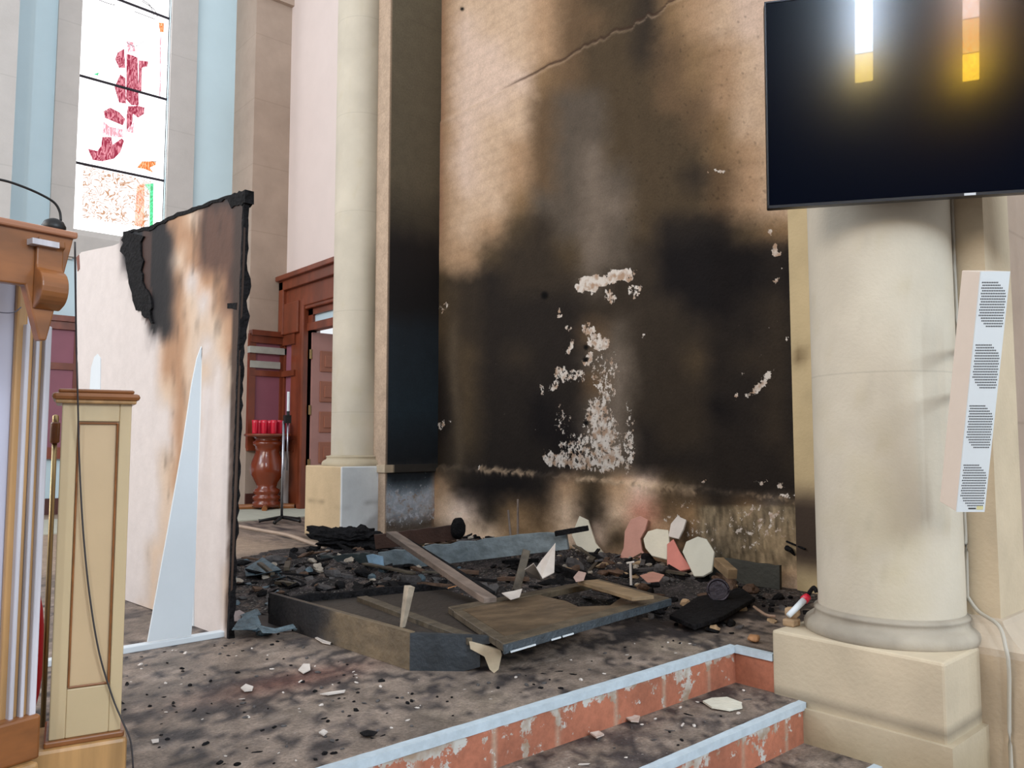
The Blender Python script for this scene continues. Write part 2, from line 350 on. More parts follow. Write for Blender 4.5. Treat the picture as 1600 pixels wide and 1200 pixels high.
sp = S((fbm(px, py, 9, .25, 3)-.68)*12)*S((lum-50)/20)*S((400-py)/50)*S((px-950)/40); rgb = rgb*(1-.2*sp[:, None])
for (cx, cy, r) in ((918,543,4),(917,562,4),(918,661,4),(853,462,6),(722,14,3)):
    hh = np.exp(-(((px-cx)**2+(py-cy)**2)/r**2)**2); rgb = rgb*(1-.9*hh[:, None]); fk = fk*(1-hh)
# narrow pale runs on the left, streaky ash on the lower right
st = np.exp(-((px-712-.02*(py-500)+4*np.sin(py/40))/9)**2)*S((py-480)/50)*S((760-py)/40); rgb = rgb+(np.array([98, 84, 68])-rgb)*(st*.6)[:, None]
bm = B(); idx = [bm.verts.new((base[k, 0]+dx[k], base[k, 1], base[k, 2])) for k in range(len(base))]
ny, nz = len(wy), len(wz)
for i in range(ny-1):
    for j in range(nz-1): bm.faces.new((idx[i*nz+j], idx[i*nz+j+1], idx[(i+1)*nz+j+1], idx[(i+1)*nz+j]))
for f in bm.faces: f.smooth = True
wallb = mesh('wall_right', bm, M_soot); tag(wallb, kind='structure'); setcol(wallb, rgb, fk)
bm = B(); box(bm, (XW+.06, .5, ZN), (XW+.3, 7.02, 6.6)); w = mesh('wall_right_core', bm, M_stone_p); tag(w, kind='structure'); setcol(w, np.tile((200, 180, 155), (8, 1)))

def paintbox(o, fn): c = worldco(o); setcol(o, fn(c))
def rgrid(a, b, nu, nv, axis):
    """dense rectangle for a painted face; axis = constant axis"""
    bm = B(); a, b = Vector(a), Vector(b); vs = []
    for i in range(nu+1):
        r = []
        for j in range(nv+1):
            z = a.z+(b.z-a.z)*j/nv; t = i/nu
            r.append(bm.verts.new((a.x+(b.x-a.x)*t, a.y+(b.y-a.y)*t, z)))
        vs.append(r)
    for i in range(nu):
        for j in range(nv): bm.faces.new((vs[i][j], vs[i+1][j], vs[i+1][j+1], vs[i][j+1]))
    return bm
def dbox(x0, x1, y0, y1, z0, z1, step=.06, zs=.08):
    """box with dense sides for staining"""
    bm = B(); nx = max(1, int((x1-x0)/step)); nyy = max(1, int((y1-y0)/step)); nzz = max(1, int((z1-z0)/zs))
    per = [(x0+(x1-x0)*i/nx, y0) for i in range(nx)]+[(x1, y0+(y1-y0)*i/nyy) for i in range(nyy)]+[(x1-(x1-x0)*i/nx, y1) for i in range(nx)]+[(x0, y1-(y1-y0)*i/nyy) for i in range(nyy)]
    R = [[bm.verts.new((x, y, z0+(z1-z0)*k/nzz)) for x, y in per] for k in range(nzz+1)]
    n = len(per)
    for k in range(nzz):
        for i in range(n): bm.faces.new((R[k][i], R[k][(i+1) % n], R[k+1][(i+1) % n], R[k+1][i]))
    bm.faces.new(R[0]); bm.faces.new(R[-1][::-1])
    return bm
STONE = np.array([212, 202, 184.])
def stone_base(c, k=1):
    x, y, z = c.T; n = fbm(x, y, z, 2.2, 4); n2 = fbm(x+7, y, z, 9, 3)
    col = STONE[None]*(.93+.12*n[:, None]); col = col+(np.array([196, 182, 150])-col)*(S((n2-.6)*5)*.25)[:, None]
    return col
# jamb beside the left column, burnt on its near side
jb = mesh('wall_pier_left', dbox(4.42, 5.16, 7.0, 7.6,   .0, 6.6, .03, .04), M_jamb); tag(jb, kind='structure')
def f(c):
    x, y, z = c.T; q = np.array([205, 182, 160.])[None]+0*c
    near = (y < 7.02) & (x > 4.425)
    zz = z+.22*(fbm(x*3, y, z, 1.6, 4)-.5)
    T = [(0,(150,140,130)),(.1,(96,84,74)),(.25,(176,184,196)),(.42,(196,210,226)),(.52,(100,112,122)),(.60,(34,42,50)),(.74,(46,48,50)),(.80,(30,34,40)),(1.3,(40,54,64)),(2.2,(34,42,50)),(2.45,(26,24,26)),(3.05,(26,22,24)),(3.35,(66,60,50)),(3.8,(98,90,74)),(6.6,(112,104,86))]
    col = np.stack([np.interp(zz, [t[0] for t in T], [t[1][k] for t in T]) for k in range(3)], 1)
    col = col+(np.array([200, 206, 214])-col)*(S((fbm(x, y, z, 16, 4)-.52)*6)*S((.55-z)*6)*S((z-.14)*9))[:, None]*.8
    col = col+(np.array([196, 150, 118])-col)*(S((x-4.98)*9)*S((.72-z)*9))[:, None]*.8
    lt = S((4.455-x)*40)*S((.85-z)*-1+.1)*0; q = np.where(near[:, None], col, q)
    sd = (x <= 4.43)&~near; q = np.where(sd[:, None], np.array([206, 180, 156])*np.ones_like(c)*(.92+.1*fbm(x, y, z, 6)[:, None]), q)
    return q
c = worldco(jb); fkj = np.where((c[:, 1] < 7.02) & (c[:, 0] > 4.45), .40*S((.62-c[:, 2])*5)*S((c[:, 2]-.05)*6)+.12*S((.9-c[:, 2])*4), 0); setcol(jb, f(c), fkj)
# base band of that jamb
bm = dbox(4.40, 5.07, 6.975, 7.6, .68, .76, .03, .02); jb2 = mesh('trim_pier_base', bm, M_stone_p); tag(jb2, kind='structure')
paintbox(jb2, lambda c: np.where((c[:, 0:1] > 4.52), np.array([[60., 56, 52]]), np.array([[206., 186, 160]]))*(.85+.3*fbm(c[:, 0], c[:, 1], c[:, 2], 12)[:, None]))
# pilaster strip at the right end of the burnt wall
rb = mesh('wall_pier_right', dbox(4.98, 5.2, 1.59, 2.76, 0, 6.6, .05, .05), M_stone_p); tag(rb, kind='structure')
def f(c):
    x, y, z = c.T; col = np.array([212, 190, 148.])[None]*(.95+.1*fbm(x, y, z, 6)[:, None])
    m = np.exp(-((z-.36-.08*fbm(x, y, z, 5))/.22)**2)*S((y-1.9)*5)*1.0
    col = col+(np.array([52, 40, 34])-col)*(S(m*1.6))[:, None]*.9
    m2 = np.exp(-(((z-1.58)/.06)**2+((y-2.7)/.05)**2)); col = col+(np.array([110, 90, 60])-col)*m2[:, None]*.8
    return col
paintbox(rb, f)
# pier behind the right column
pr = mesh('wall_pier_front', dbox(3.94, 4.29, 1.225, 1.42, ZN+.6, 6.6, .04, .06), M_stone_p); tag(pr, kind='structure')
paintbox(pr, lambda c: np.array([[214., 196, 168]])*(.93+.12*fbm(c[:, 0], c[:, 1], c[:, 2], 4)[:, None]))
bm = dbox(3.80, 4.6, 1.10, 1.45, ZN, .09, .06, .08)
pp = mesh('wall_pier_front_plinth', bm, M_stone_p); tag(pp, kind='structure')
paintbox(pp, lambda c: np.array([[204., 184, 158]])*(.85+.22*fbm(c[:, 0], c[:, 1], c[:, 2], 3)[:, None]))
bm = B()
prof = [(0, .09), (0, .12), (.06, .16), (.10, .20), (.11, .22), (.14, .225)]
rings = [[bm.verts.new(p) for p in ((3.80+o, 1.10+o, z), (4.6, 1.10+o, z), (4.6, 1.5, z), (3.80+o, 1.5, z))] for o, z in prof]
for r0, r1 in zip(rings, rings[1:]):
    for k in range(4): bm.faces.new((r0[k], r0[(k+1) % 4], r1[(k+1) % 4], r1[k]))
bm.faces.new(rings[0]); bm.faces.new(rings[-1])
o = mesh('trim_pier_moulding', bm, M_stone_p); tag(o, kind='structure'); paintbox(o, lambda c: np.array([[200., 184, 164]])+0*c)
bm = B(); box(bm, (4.25, 1.38, ZN), (7.5, 1.6, 6.6)); o = mesh('wall_side_return', bm, M_tan); tag(o, kind='structure')
# back walls round the chancel
YB = 12.4; YF = 11.6; XD = 5.46
def X_at(pxx, y, py=350): return hy(pxx, py, y).x
gx0, gx1 = X_at(120, YB, 200), X_at(262, YB, 200)
def Z_at(pxx, py, y): return hy(pxx, py, y).z
zs = Z_at(180, 368, YB)
bm = B(); box(bm, (-6, YB, 0), (gx0, YB+.3, 10)); box(bm, (gx1, YB, 0), (XD+.3, YB+.3, 10)); box(bm, (gx0, YB, 0), (gx1, YB+.3, zs)); box(bm, (gx0, YB, 9.4), (gx1, YB+.3, 10))
o = mesh('wall_back', bm, M_plast); tag(o, kind='structure')
xl0, xr1 = X_at(83, YB, 200), X_at(303, YB, 200)
bm = B(); box(bm, (xl0, YB-.05, zs-.45), (gx0, YB+.02, 10)); o = mesh('trim_window_left', bm, M_grey); tag(o, kind='structure')
bm = B(); box(bm, (gx1, YB-.05, zs-.45), (xr1, YB+.02, 10)); o = mesh('trim_window_right', bm, M_grey); tag(o, kind='structure')
bm = B(); prism(bm, [(xl0, YB-.09, zs-.42), (xl0, YB+.02, zs-.42), (xl0, YB+.2, zs), (xl0, YB-.02, zs-.0), (xl0, YB-.09, zs-.10)], (xr1-xl0, 0, 0)); o = mesh('trim_window_sill', bm, M_grey); tag(o, kind='structure')
# corner pilasters on the back wall
def tagst(o): return tag(o, kind='structure')
xa = X_at(394, YF, 300)
bm = B(); box(bm, (xa, YF, 0), (XD+.1, YB+.02, 10)); tagst(mesh('wall_corner_pilaster', bm, M_tan))
bm = B(); box(bm, (-6, YF+.3, 0), (X_at(22, YF+.3, 200), YB+.02, 10)); tagst(mesh('wall_corner_pilaster_left', bm, M_grey))
zc = hy(440, 6, YF).z
bm = B(); box(bm, (xa-.06, YF-.08, zc), (XD+.1, YF+.2, zc+.5)); tagst(mesh('trim_pilaster_capital', bm, M_tan))
# pink wall with the door
yd0 = hx(480, 600, XD).y; zt = hx(478, 480, XD).z; zh = hx(444, 440, XD).z
bm = B(); box(bm, (XD, yd0, 0), (XD+.2, YF, 10)); box(bm, (XD, 7.6, zt), (XD+.2, yd0, 10)); box(bm, (XD, 7.3, 0), (XD+.2, yd0-1.7, zt)); tagst(mesh('wall_pink', bm, M_pink))
# room beyond
bm = B(); box(bm, (XD+3.0, 7.2, 0), (XD+3.1, 14, 5)); tagst(mesh('wall_room_beyond', bm, M_plast))

# window: stained glass
M_bar = mat('lead_bar', (40, 34, 44), .6, .1, 5, 0)
def glassmat(name, col, strength, mode):
    m = bpy.data.materials.new(name); m.use_nodes = True; N = m.node_tree.nodes; L = m.node_tree.links
    N.remove(N['Principled BSDF']); e = N.new('ShaderNodeEmission'); g = N.new('ShaderNodeNewGeometry')
    e.inputs[1].default_value = strength
    v = N.new('ShaderNodeTexNoise'); v.inputs['Scale'].default_value = 7; v.inputs['Detail'].default_value = 3; v.inputs['Distortion'].default_value = 2.5 if mode != 'vine' else 1.2
    if mode == 'vine': v.inputs['Scale'].default_value = 6; v.inputs['Detail'].default_value = 1.5
    L.new(g.outputs['Position'], v.inputs['Vector']); r = N.new('ShaderNodeValToRGB'); L.new(v.outputs[0], r.inputs[0]); cr = r.color_ramp
    def stops(s):
        while len(cr.elements) > 1: cr.elements.remove(cr.elements[-1])
        cr.elements[0].position = s[0][0]; cr.elements[0].color = s[0][1]
        for p, c in s[1:]: el = cr.elements.new(p); el.color = c
    w = (1, .99, 1, 1); k = tuple(lin(x) for x in col)+(1,)
    if mode == 'vine': stops([(0, w), (.38, w), (.42, k), (.45, w), (.50, w), (.53, k), (.555, w), (.60, w), (.63, k), (.66, w), (1, w)])
    elif mode == 'flat': stops([(0, k), (.42, k), (.5, (k[0]*1.6, k[1]*2.2, k[2]*2.2, 1)), (.58, k)])
    elif mode == 'robe':
        mp = N.new('ShaderNodeMapping'); mp.inputs['Scale'].default_value = (3.2, 1, .7); L.new(g.outputs['Position'], mp.inputs[0]); L.new(mp.outputs[0], v.inputs['Vector']); v.inputs['Distortion'].default_value = .6
        lt = (min(1, k[0]*1.6+.35), min(1, k[1]*2+.28), min(1, k[2]*2+.28), 1); stops([(0, k), (.40, k), (.46, lt), (.50, k), (.56, k), (.60, lt), (.65, k)])
    else: stops([(0, w), (1, w)])
    L.new(r.outputs[0], e.inputs[0]); L.new(e.outputs[0], N['Material Output'].inputs[0]); return m
G_w = glassmat('clear_bright_glass', (255, 255, 255), 1.9, 'plain'); G_v = glassmat('yellow_scroll_glass', (170, 110, 50), 1.0, 'vine')
G_r = glassmat('crimson_glass', (150, 52, 72), .95, 'robe'); G_o = glassmat('orange_glass', (222, 120, 60), .9, 'robe'); G_g = glassmat('green_glass', (90, 190, 130), .9, 'flat')
G_p = glassmat('rose_glass', (214, 150, 160), 1.0, 'robe')
YG = YB+.12
wn = thing('window_1', None, None, (0, YG, zs)); wn['kind'] = 'structure'
bm = B(); box(bm, (gx0-.02, YG, zs-.05), (gx1+.12, YG+.012, 9.5)); mesh('glass', bm, G_w, wn)
def gp(pts, m, name, d=.006):
    P = [hy(a, b, YG-d) for a, b in pts]; bm = B(); prism(bm, P, (0, .004, 0)); mesh(name, bm, m, wn)
gp([(130,258),(236,283),(232,358),(128,340)], G_v, 'scroll_pane')
gp([(214,290),(226,286),(225,355),(210,352)], glassmat('red_scroll_glass', (190, 40, 40), 1.0, 'vine'), 'x') if False else gp([(214,290),(226,286),(225,355),(210,352)], G_o, 'border_strip'); gp([(226,288),(240,286),(239,354),(234,356),(234,300)], G_g, 'border_strip')
for P in ([(184,82),(194,76),(196,106),(186,106),(180,92)], [(188,116),(196,122),(197,162),(186,160),(179,136)], [(198,84),(206,86),(215,90),(217,165),(205,164),(197,155)], [(217,94),(232,96),(230,104),(222,106),(221,145),(216,145)],
          [(200,166),(215,165),(226,168),(225,178),(216,184),(208,178),(206,200),(198,206),(198,180)], [(162,174),(172,168),(186,175),(196,186),(192,196),(178,190),(164,184)],
          [(160,214),(174,214),(176,226),(190,216),(194,220),(188,238),(178,248),(160,252),(145,250),(137,232),(152,236),(158,228)]):
    gp(P, G_r, 'robe_pane')
for P in ([(162,190),(172,198),(192,202),(192,215),(172,213),(160,208)], [(196,205),(210,190),(208,208)], [(198,64),(208,66),(212,80),(200,82)]): gp(P, G_p, 'pale_robe_pane', .008)
gp([(222,252),(244,252),(243,258),(234,262),(240,270),(226,264),(214,262)], G_o, 'orange_pane'); gp([(248,35),(256,36),(256,50),(250,50)], G_o, 'orange_pane')
gp([(250,56),(252,56),(251,150),(249,150)], G_p, 'border_line')
gp([(145,116),(155,113),(153,118)], G_g, 'green_pane')
for (a, b) in (((174,-5),(266,30)), ((118,116),(262,156)), ((110,252),(258,283))):
    bm = B(); tube(bm, [hy(a[0], a[1], YG-.03), hy(b[0], b[1], YG-.03)], .020, 6); mesh('glazing_bar', bm, M_bar, wn)
for (P) in ([(216,-4),(234,8),(240,24)], [(222,2),(240,14),(246,26)], [(150,-2),(168,5),(180,8)], [(210,18),(226,24),(242,30)]):
    bm = B(); tube(bm, spline([hy(a, b, YG-.012) for a, b in P], 4), .006, 5); mesh('lead_line', bm, M_bar, wn)
for (P) in ([(222,226),(240,232),(246,234),(245,252),(232,250)], [(124,347),(180,356),(236,366)], [(252,100),(262,103)], [(160,168),(168,176)], [(192,62),(204,70),(212,72),(226,64)], [(205,62),(214,72)], [(140,255),(160,258)]):
    bm = B(); tube(bm, spline([hy(a, b, YG-.012) for a, b in P], 4), .0035, 5); mesh('lead_line', bm, M_bar, wn)
bm = B(); box(bm, (gx1+.0, YG-.04, zs), (gx1+.03, YG+.03, 9.5)); mesh('window_frame', bm, M_bar, wn)

# wainscot along the back wall and the pilaster
def wainscot(x0, x1, y, name, px_pan, zlo, zhi):
    w = thing(name, None, None, (x0, y, zlo)); w['kind'] = 'structure'
    bm = B(); box(bm, (x0, y-.05, zlo), (x1, y, zhi)); mesh('backing_panel', bm, M_mauve, w)
    H = zhi-zlo
    bm = B(); box(bm, (x0, y-.10, zhi-.14), (x1, y, zhi)); box(bm, (x0, y-.14, zhi-.03), (x1, y, zhi+.05)); mesh('top_rail', bm, M_wood, w)
    bm = B(); box(bm, (x0, y-.08, zlo+H*.63), (x1, y, zlo+H*.68)); mesh('middle_rail', bm, M_wood, w)
    bm = B(); box(bm, (x0, y-.08, zlo-.04), (x1, y, zlo+.12)); mesh('bottom_rail', bm, M_wood, w)
    for xx in px_pan:
        bm = B(); box(bm, (xx-.05, y-.075, zlo), (xx+.05, y, zhi)); mesh('stile', bm, M_wood, w)
    return w
zw = hy(420, 524, YF).z; zwl = hy(420, 700, YF).z
wainscot(xa, XD+.02, YF, 'trim_wainscot_pilaster', [X_at(381, YF-.05, 600)+.25 if False else xa+.04, XD-.06], zwl, zw)
bm = B(); box(bm, (xa-.02, YF-.12, zw-.30), (XD, YF-.02, zw-.20)); tagst(mesh('trim_wainscot_band', bm, mat('pale_band', (176, 176, 168), .6)))
bm = B(); box(bm, (xa, YF-.10, zwl+(zw-zwl)*.70), (XD-.12, YF-.02, zwl+(zw-zwl)*.76)); tagst(mesh('trim_wainscot_inlay', bm, MATS['pale_band']))
zw2 = hy(95, 500, YB).z
wainscot(-2, xa, YB, 'trim_wainscot_back', [X_at(118, YB, 600), X_at(60, YB, 600), X_at(118, YB, 600)+1.2], zwl-.1, zw2)
M_skirt = mat('dark_skirting', (88, 50, 42), .5)
bm = B(); box(bm, (-2, YB-.04, 0), (xa, YB, .22)); box(bm, (xa, YF-.04, 0), (XD, YF, .22)); tagst(mesh('baseboard_back', bm, M_skirt))
bm = B(); box(bm, (XD-.03, 11.15, zwl), (XD+.01, YF-.05, zw)); tagst(mesh('trim_wainscot_door_side', bm, M_mauve))
bm = B()
for z0, z1 in ((zwl-.05, zwl+.12), (zwl+(zw-zwl)*.63, zwl+(zw-zwl)*.68), (zw-.16, zw+.05)): box(bm, (XD-.09, 11.1, z0), (XD, YF-.02, z1))
box(bm, (XD-.06, YF-.12, zwl), (XD, YF-.02, zw)); tagst(mesh('trim_wainscot_rails', bm, M_wood))

# door
dr = thing('door_1', None, None, (XD, yd0, 0)); dr['kind'] = 'structure'
yq = hx(459, 600, XD).y
bm = B(); box(bm, (XD-.06, yd0+.12, 0), (XD+.0, yq, zt+.06)); box(bm, (XD-.09, yd0, 0), (XD+.16, yd0+.12, zt+.12)); bev(mesh('door_frame', bm, M_wood, dr), .02)
bm = B(); box(bm, (XD-.08, 7.6, zt), (XD, YF-.02, zh-.18)); box(bm, (XD-.14, 7.6, zh-.2), (XD, YF-.02, zh-.02)); box(bm, (XD-.2, 7.6, zh-.05), (XD, YF-.02, zh+.03)); box(bm, (XD-.12, yd0+.12, zw+.0), (XD, yd0+.62, zt+.1)); box(bm, (XD-.14, YF-.18, zw), (XD, YF-.02, zh-.05)); box(bm, (XD-.06, 7.6, zt-.05), (XD+.1, yd0+.12, zt+.12))
bev(mesh('door_head', bm, M_wood, dr), .015)
zb1 = hx(505, 500, XD).z; zb0 = hx(505, 512, XD).z
bm = B(); box(bm, (XD-.02, yd0-1.7, zb0), (XD+.12, yd0, zb1)); box(bm, (XD, yd0-1.7, zt-.14), (XD+.1, yd0, zt)); box(bm, (XD, yd0-.14, zb0), (XD+.1, yd0, zt)); trn = mesh('transom', bm, M_wood, dr)
bm = B(); box(bm, (XD+.04, yd0-1.7, zb1), (XD+.05, yd0-.14, zt-.12)); mesh('transom_glass', bm, mat('pale_glass', (205, 226, 236), .2, .02, 3, 0), trn)
# open leaf, standing at right angles to the wall
M_leaf = mat('mauve_door_wood', (176, 130, 122), .45, .08, 4, .02, 20); M_leafp = mat('brown_door_panel', (158, 100, 78), .4, .1, 4, .02, 20)
yl = yd0-.06; xl = XD+.05; LW = 1.05; ztop = zb0-.02
leaf = B(); box(leaf, (xl, yl, .05), (xl+LW, yl+.05, ztop)); leafo = mesh('door_leaf', leaf, M_leaf, dr)
for k in range(5):
    z0 = .22+k*(ztop-.35)/5; z1 = z0+(ztop-.35)/5-.14
    for x0 in (xl+.12, xl+.60):
        bm = B(); box(bm, (x0, yl-.02, z0), (x0+.36, yl, z1)); box(bm, (x0+.07, yl-.035, z0+.07), (x0+.29, yl, z1-.07)); bev(mesh('door_panel', bm, M_leafp, leafo), .012)
bm = B()
for z in (.6, 1.4, ztop-.4): tube(bm, [(xl-.02, yl+.02, z), (xl-.02, yl+.02, z+.14)], .022, 8)
mesh('hinge', bm, M_brass, dr)

# ------------------------------------------------------------------ STEPS
RIS = .176; YS = [2.24, 1.87, 1.53]; XC = 3.42
def riser_mat():
    m = mat('terracotta_riser', (176, 98, 66), .45, .12, 5, .08, 30, .5, stain=True, flake=True, fcol=(208, 206, 200), fs=16); return m
M_ris = riser_mat()
def riser_paint(o):
    c = worldco(o); x, y, z = c.T; t = (x+y*1.0)
    n = fbm(x, y, z, 3, 4); col = np.array([188, 118, 92.])[None]*(.80+.4*n[:, None])
    k = (t % .33); g = np.exp(-((k-.165)/.009)**2); col = col+(np.array([196, 180, 160])-col)*g[:, None]*.8
    top = z-z.min(); top = top/top.max()
    fk = .22+.42*S((fbm(x*1.0, y, z*.25, 4, 4)-.5)*5)+.34*S((top-.55)*2.4)*fbm(x, y, z, 9, 3)*1.6+.25*g
    fk = np.where(x > 3.425, fk-.22, fk)
    setcol(o, col, fk)
def step(i, label, x0, x1, yy, z):
    t = thing('stair_step', label, 'step', ((x0+x1)/2, yy, z-RIS), group='chancel steps')
    r = mesh('riser', rgrid((x0, yy, z-RIS), (x1, yy, z-.03), int((x1-x0)/.02), 8, 1), M_ris, t); r.data.transform(Matrix.Identity(4)); riser_paint(r)
    bm = B(); n = 150; fr = []; 
    for k in range(n+1):
        x = x0+(x1-x0)*k/n; j = .0016*(random.random()-.5)
        fr.append([bm.verts.new(p) for p in ((x, yy-.008+j, z-.030+j), (x, yy-.008-j, z+.002), (x, yy+.026+j*2, z+.004), (x, yy+.026, z-.03))])
    for a, b in zip(fr, fr[1:]):
        for k in range(4): bm.faces.new((a[k], a[(k+1) % 4], b[(k+1) % 4], b[k]))
    bm.faces.new(fr[0]); bm.faces.new(fr[-1][::-1])
    mesh('nosing', bm, M_nose, t)
    return t
t1 = step(0, 'top step edge with pale nosing and worn terracotta riser, under the burnt debris', -1.5, XC+.012, YS[0], 0)
r = mesh('riser', rgrid((XC+.012, 1.99, -RIS), (XC+.012, YS[0], -.03), 11, 8, 0), M_ris, t1); riser_paint(r)
bm = B(); box(bm, (XC-.004, 2.031, -.03), (XC+.03, YS[0], .003)); mesh('nosing', bm, M_nose, t1)
def tread(x0, x1, y0, y1, z, t):
    o = mesh('tread', grid(np.arange(x0, x1+.02, .03), np.linspace(y0, y1, 14), lambda x, y: (x, y, z)), M_floor, t); floor_paint(o, .06)
    return o
t2 = step(1, 'middle step with a white plaster flake lying on its dirty tread', -1.5, 3.41, YS[1], -RIS); tread(-1.5, 3.46, YS[1], YS[0]+.01, -RIS, t2)
t3 = step(2, 'lowest step in view, only its pale nosing end showing by the column plinth', -1.5, 3.40, YS[2], -2*RIS); tread(-1.5, 3.42, YS[2], YS[1], -2*RIS, t3)

# ------------------------------------------------------------------ COLUMNS
def column(name_label, cx, cy, r, px0, px1, py0, py1, pz0, pz1, paint):
    t = thing('stone_column', name_label, 'column', (cx, cy, pz0))
    bm = dbox(px0, px1, py0, py1, pz0, pz1, .03, .04); o = mesh('plinth', bm, M_stone_p, t); setcol(o, paint(worldco(o), 'plinth'))
    bev(o, .012, 2)
    z = pz1; bm = B(); R = min((px1-px0), (py1-py0))/2
    prof = [(R*.98, z-.01), (R*1.0, z+.01), (R*1.0, z+.028), (R*.975, z+.045), (R*.93, z+.058), (R*.89, z+.064), (R*.87, z+.074), (R*.865, z+.088), (R*.88, z+.094), (R*.875, z+.102), (r+.012, z+.106), (r, z+.114)]
    lathe(bm, cx, cy, prof, 72); o = mesh('base', bm, M_stone_p, t, True); setcol(o, paint(worldco(o), 'base'))
    bm = B(); lathe(bm, cx, cy, [(r, z+.10+k*.07) for k in range(int((6.7-z)/.07))], 72, False); o = mesh('shaft', bm, M_stone, t, True); setcol(o, paint(worldco(o), 'shaft'))
    return t
def paint_r(c, part):
    x, y, z = c.T; col = stone_base(c)
    if part == 'plinth':
        n = fbm(x, y, z, 2.5, 4); col = np.array([214, 198, 172.])[None]*(.86+.2*n[:, None])
        m = S((-.10-z-.25*(n-.5))*3)*.5; col = col+(np.array([150, 132, 98])-col)*m[:, None]
        q = np.abs((z+.17+.02*(n-.5))); col = col*(1-.25*np.exp(-(q/.012)**2))[:, None]
    if part == 'base': col = np.array([184, 174, 158.])[None]*(.8+.3*fbm(x, y, z, 7, 4)[:, None])
    if part == 'shaft':
        n = fbm(x, y, z, 3, 4); n2 = fbm(x, y, z, 20, 3); m = S((n-.5)*3)*S((1.9-z))
        col = col+(np.array([196, 182, 146])-col)*(m*.35)[:, None]; col = col*(1-.03*S((n2-.68)*8))[:, None]
    return col
column('pale stone column at the right, below the television and beside the speaker', 3.815, 1.65, .315, 3.418, 4.20, 1.27, 2.03, ZN, .117, paint_r)
bm = dbox(3.395, 4.2, 1.245, 2.05, ZN, -.20, .05, .06); o = mesh('plinth_lower_course', bm, M_stone_p, [q for q in bpy.data.objects if q.get('label', '').startswith('pale stone column at the right')][0]); setcol(o, paint_r(worldco(o), 'plinth'))
def paint_l(c, part):
    x, y, z = c.T; col = stone_base(c)
    if part == 'plinth':
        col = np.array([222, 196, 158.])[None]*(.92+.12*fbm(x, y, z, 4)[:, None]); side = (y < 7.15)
        cs = np.array([242, 248, 252.])[None]*(.92+.1*fbm(x, y, z, 5)[:, None])  # cool light falling on this side is put into its colour
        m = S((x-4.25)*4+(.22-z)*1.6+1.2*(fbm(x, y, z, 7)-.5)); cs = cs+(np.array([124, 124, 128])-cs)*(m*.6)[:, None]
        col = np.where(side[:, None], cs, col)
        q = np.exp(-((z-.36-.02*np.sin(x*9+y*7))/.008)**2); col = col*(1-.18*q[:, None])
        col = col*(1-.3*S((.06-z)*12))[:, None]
    if part == 'base': col = np.array([200, 186, 160.])[None]*(.9+.15*fbm(x, y, z, 7)[:, None])
    if part == 'shaft':
        a = np.arctan2(y-7.52, x-4.40); m = S((a+2.15)*1.1)*(a < 1.5)*S((z-1.1)*.9)      # smoke on the side turned to the fire
        m = m*(.45+.55*S((3.4-z)*1.5)); col = col+(np.array([92, 86, 70])-col)*(m*.85)[:, None]
    return col
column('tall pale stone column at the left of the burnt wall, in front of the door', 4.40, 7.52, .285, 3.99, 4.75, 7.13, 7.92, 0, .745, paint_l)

# ------------------------------------------------------------------ TELEVISION
tvp = hd(1515, 306, 3.25); a = RT*.9746-FH*.224; a.normalize()
n0 = (-RT*.224-FH*.9746).normalized(); tl = math.radians(4.2)
tn = (n0*math.cos(tl)-Vector((0, 0, 1))*math.sin(tl)).normalized(); tu = tn.cross(a) if tn.cross(a).z > 0 else a.cross(tn); tu.normalize()
# solve left end so that the left border falls on column 1200 of the photo
hl = None
for k in range(400, 1400):
    q = tvp-a*(k*.001); x_, y_ = proj(np.array([q]))
    if x_[0] <= 1200: hl = k*.001; break
TW, TH = 2*hl, 2*hl*.565
tv = thing('television', 'large black flat television hanging above the right column', 'television', tvp)
o_ = tvp-a*hl
def tvb(u0, u1, v0, v1, d0, d1, m, name, par=tv):
    bm = B(); obox(bm, o_+a*u0+tu*v0+tn*d0, a*(u1-u0), tu*(v1-v0), tn*(d1-d0)); return mesh(name, bm, m, par)
M_scr = bpy.data.materials.new('screen_glass'); M_scr.use_nodes = True; N = M_scr.node_tree.nodes; L = M_scr.node_tree.links
p = N['Principled BSDF']; p.inputs['Base Color'].default_value = (.001, .002, .006, 1); p.inputs['Roughness'].default_value = .13; p.inputs['Specular IOR Level'].default_value = .30
p.inputs['Coat Weight'].default_value = .16; p.inputs['Coat Roughness'].default_value = .015
M_bez = mat('black_bezel', (16, 18, 24), .3, .02, 4, 0)
bev(tvb(0, TW, 0, TH, -.055, -.004, M_bez, 'housing'), .006)
tvb(.006, TW-.006, .014, TH-.006, -.004, .0, M_scr, 'screen')
bm = B()
for (u0, u1, v0, v1) in ((0, TW, 0, .012), (0, TW, TH-.006, TH), (0, .006, 0, TH), (TW-.006, TW, 0, TH)): obox(bm, o_+a*u0+tu*v0-tn*.004, a*(u1-u0), tu*(v1-v0), tn*.008)
mesh('bezel', bm, mat('grey_bezel', (60, 62, 68), .3, .02, 4, 0, metal=.6), tv)
tvb(hl-.022, hl+.022, .001, .011, .004, .007, mat('badge', (210, 214, 220), .3, 0, 4, 0), 'badge')
bm = B(); obox(bm, o_+a*(hl-.12)+tu*.3-tn*.055, a*.24, tu*.3, -tn*.1); mesh('wall_bracket', bm, M_black, tv)
